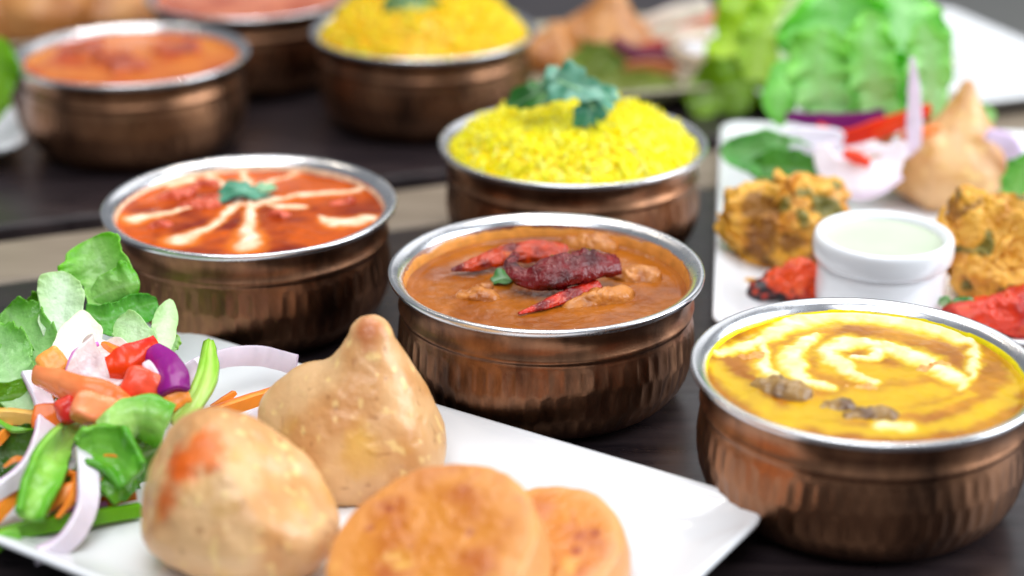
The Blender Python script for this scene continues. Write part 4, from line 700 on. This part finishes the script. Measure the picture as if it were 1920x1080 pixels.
strip('onion_strip', 'thin lilac onion slice above the onion crescent', 'onion', [(1560, 300, -.006), (1600, 284, -.008), (1650, 280, -.008), (1700, 290, -.006)], [12, 20, 22, 14], 2.5, (S(248, 240, 248), S(210, 160, 214)), yf=.93, roll=15, seed=82)
strip('onion_strip', 'white onion slice with purple edge beneath the crescent', 'onion', [(1570, 352, 0), (1610, 362, -.002), (1650, 352, -.002), (1690, 330, 0)], [14, 26, 26, 14], 3, (S(240, 224, 242), S(180, 100, 180)), yf=.92, roll=10, seed=83)
strip('red_pepper', 'thin red pepper strip beside the upright onion sliver', 'pepper', [(1640, 256, -.01), (1690, 232, -.012), (1744, 200, -.01)], [14, 22, 14], 4, (S(232, 62, 24), S(244, 110, 50)), yf=.95, roll=10, seed=84)
strip('carrot_stick', 'orange carrot stick behind the samosa', 'carrot', [(1690, 262, 0), (1730, 256, 0), (1764, 250, 0)], [30, 40, 30], 5, (S(248, 140, 70), S(240, 110, 40)), yf=.94, seed=59)

# ---- blurred dishes further back
GB = 'leaves on the beige plate'
leaf('lettuce_leaf', 'large yellow green lettuce leaf on the beige plate', 'lettuce', [(1390, 190, 0), (1390, 120, .01), (1410, 50, .02), (1440, -30, .03)], [40, 66, 70, 70], [40, 80, 100, 90], yf=1.14, pale=S(196, 220, 70), green=S(150, 196, 10), curl=.3, ruf=.28, freq=2.2, seed=61, group=GB)
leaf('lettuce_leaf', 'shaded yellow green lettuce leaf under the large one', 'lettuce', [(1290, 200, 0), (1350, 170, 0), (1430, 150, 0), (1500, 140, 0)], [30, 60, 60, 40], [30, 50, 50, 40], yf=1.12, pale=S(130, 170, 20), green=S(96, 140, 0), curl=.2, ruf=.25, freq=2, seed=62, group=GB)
leaf('lettuce_leaf', 'olive lettuce leaf beside the farther rice bowl', 'lettuce', [(1080, 175, 0), (1110, 130, 0), (1130, 100, 0), (1140, 80, 0)], [30, 46, 46, 26], [30, 46, 46, 30], yf=1.15, pale=S(150, 170, 80), green=S(110, 140, 40), curl=.3, ruf=.2, freq=2, seed=63, group=GB)
leaf('lettuce_leaf', 'flat olive lettuce leaf along the beige plate rim', 'lettuce', [(1040, 195, 0), (1120, 180, 0), (1200, 165, 0), (1280, 165, 0)], [20, 30, 34, 26], [20, 34, 34, 26], yf=1.13, pale=S(150, 160, 80), green=S(120, 140, 50), curl=.1, ruf=.2, freq=2, seed=64, group=GB)
leaf('lettuce_leaf', 'whitish lettuce leaf between the two lettuce bunches', 'lettuce', [(1500, 120, 0), (1500, 80, 0), (1500, 40, 0), (1500, -10, 0)], [30, 46, 46, 40], [30, 46, 46, 40], yf=1.05, pale=S(240, 248, 226), green=S(206, 232, 170), curl=.2, ruf=.2, freq=2, seed=65, edge=0, group=GB)
leaf('lettuce_leaf', 'bright green lettuce leaf behind the far curry bowl edge', 'lettuce', [(-40, 230, 0), (-20, 180, 0), (-5, 130, 0), (0, 70, 0)], [30, 40, 40, 26], [30, 40, 40, 26], yf=1.02, pale=S(160, 210, 60), green=S(120, 190, 20), curl=.2, ruf=.2, freq=2, seed=66)
strip('onion_strip', 'white onion arc on the beige plate', 'onion', [(1180, 78, 0), (1215, 50, 0), (1260, 30, 0), (1330, 10, 0)], [26, 36, 36, 30], 5, (S(244, 232, 220), S(226, 200, 196)), yf=1.21, seed=71)
strip('onion_strip', 'curled white onion on the beige plate by the lettuce', 'onion', [(1330, 70, 0), (1280, 66, 0), (1262, 88, 0), (1290, 110, 0), (1330, 108, 0)], [18, 24, 26, 22, 16], 4, (S(236, 214, 196), S(206, 150, 140)), yf=1.16, seed=72)
strip('red_onion_strip', 'dark purple onion strip on the beige plate', 'onion', [(1150, 74, 0), (1190, 100, 0), (1250, 106, 0), (1300, 124, 0)], [16, 24, 24, 16], 4, (S(120, 50, 90), S(90, 40, 60)), yf=1.17, seed=73)
strip('tomato_slice', 'salmon tomato slice on the beige plate', 'tomato', [(1225, 46, 0), (1290, 36, 0), (1370, 30, 0), (1420, 40, 0)], [20, 28, 28, 20], 5, (S(236, 130, 96), S(220, 90, 60)), yf=1.22, seed=74)
strip('tomato_slice', 'red tomato strip beside the purple onion', 'tomato', [(1205, 90, 0), (1235, 84, 0), (1265, 76, 0)], [16, 22, 16], 5, (S(206, 80, 50), S(190, 60, 40)), yf=1.18, seed=75)
strip('carrot_stick', 'brownish carrot shreds under the purple onion', 'carrot', [(1170, 128, 0), (1220, 124, 0), (1270, 130, 0)], [20, 26, 20], 4, (S(180, 104, 60), S(150, 80, 40)), yf=1.15, seed=76)
def brown(V, D, s): return mix(S(206, 144, 84)[None], S(170, 104, 48)[None], sm(-.3, .5, fbm(V, 60, s)))
GS = 'brown pastries in the back'
for px, py, yy, sc_, lb in ((1135, 70, 1.20, 1.0, 'brown samosa on the beige plate behind the rice'), (1030, 105, 1.19, .6, 'orange brown pakora between rice bowl and samosa'), (205, 50, 1.27, 1.0, 'orange pastry just behind the far curry bowl'), (85, 40, 1.27, 1.25, 'big brown pastry behind the far curry bowl'), (-15, 50, 1.27, 1.1, 'pale pastry at the end of the pastry plate'), (320, 30, 1.36, .8, 'brown pastry next to the rearmost bowl')):
    at = PY(px, py, yy); at[2] = .0078
    blob('fried_pastry', lb, 'pastry', at, [((0, 0, .018*sc_), (.004, 0, .042*sc_), .026*sc_, .010*sc_), ((-.016*sc_, 0, .014*sc_), (.016*sc_, 0, .014*sc_), .016*sc_, .016*sc_)], .004, (0, 0, .016*sc_), ((50, .002), (130, .001)), brown, 'fried', res=(48, 32), zmin=0, seed=int(px) % 50+60, group=GS)
for o in bpy.data.objects:
    if '_o' in o: del o['_o']
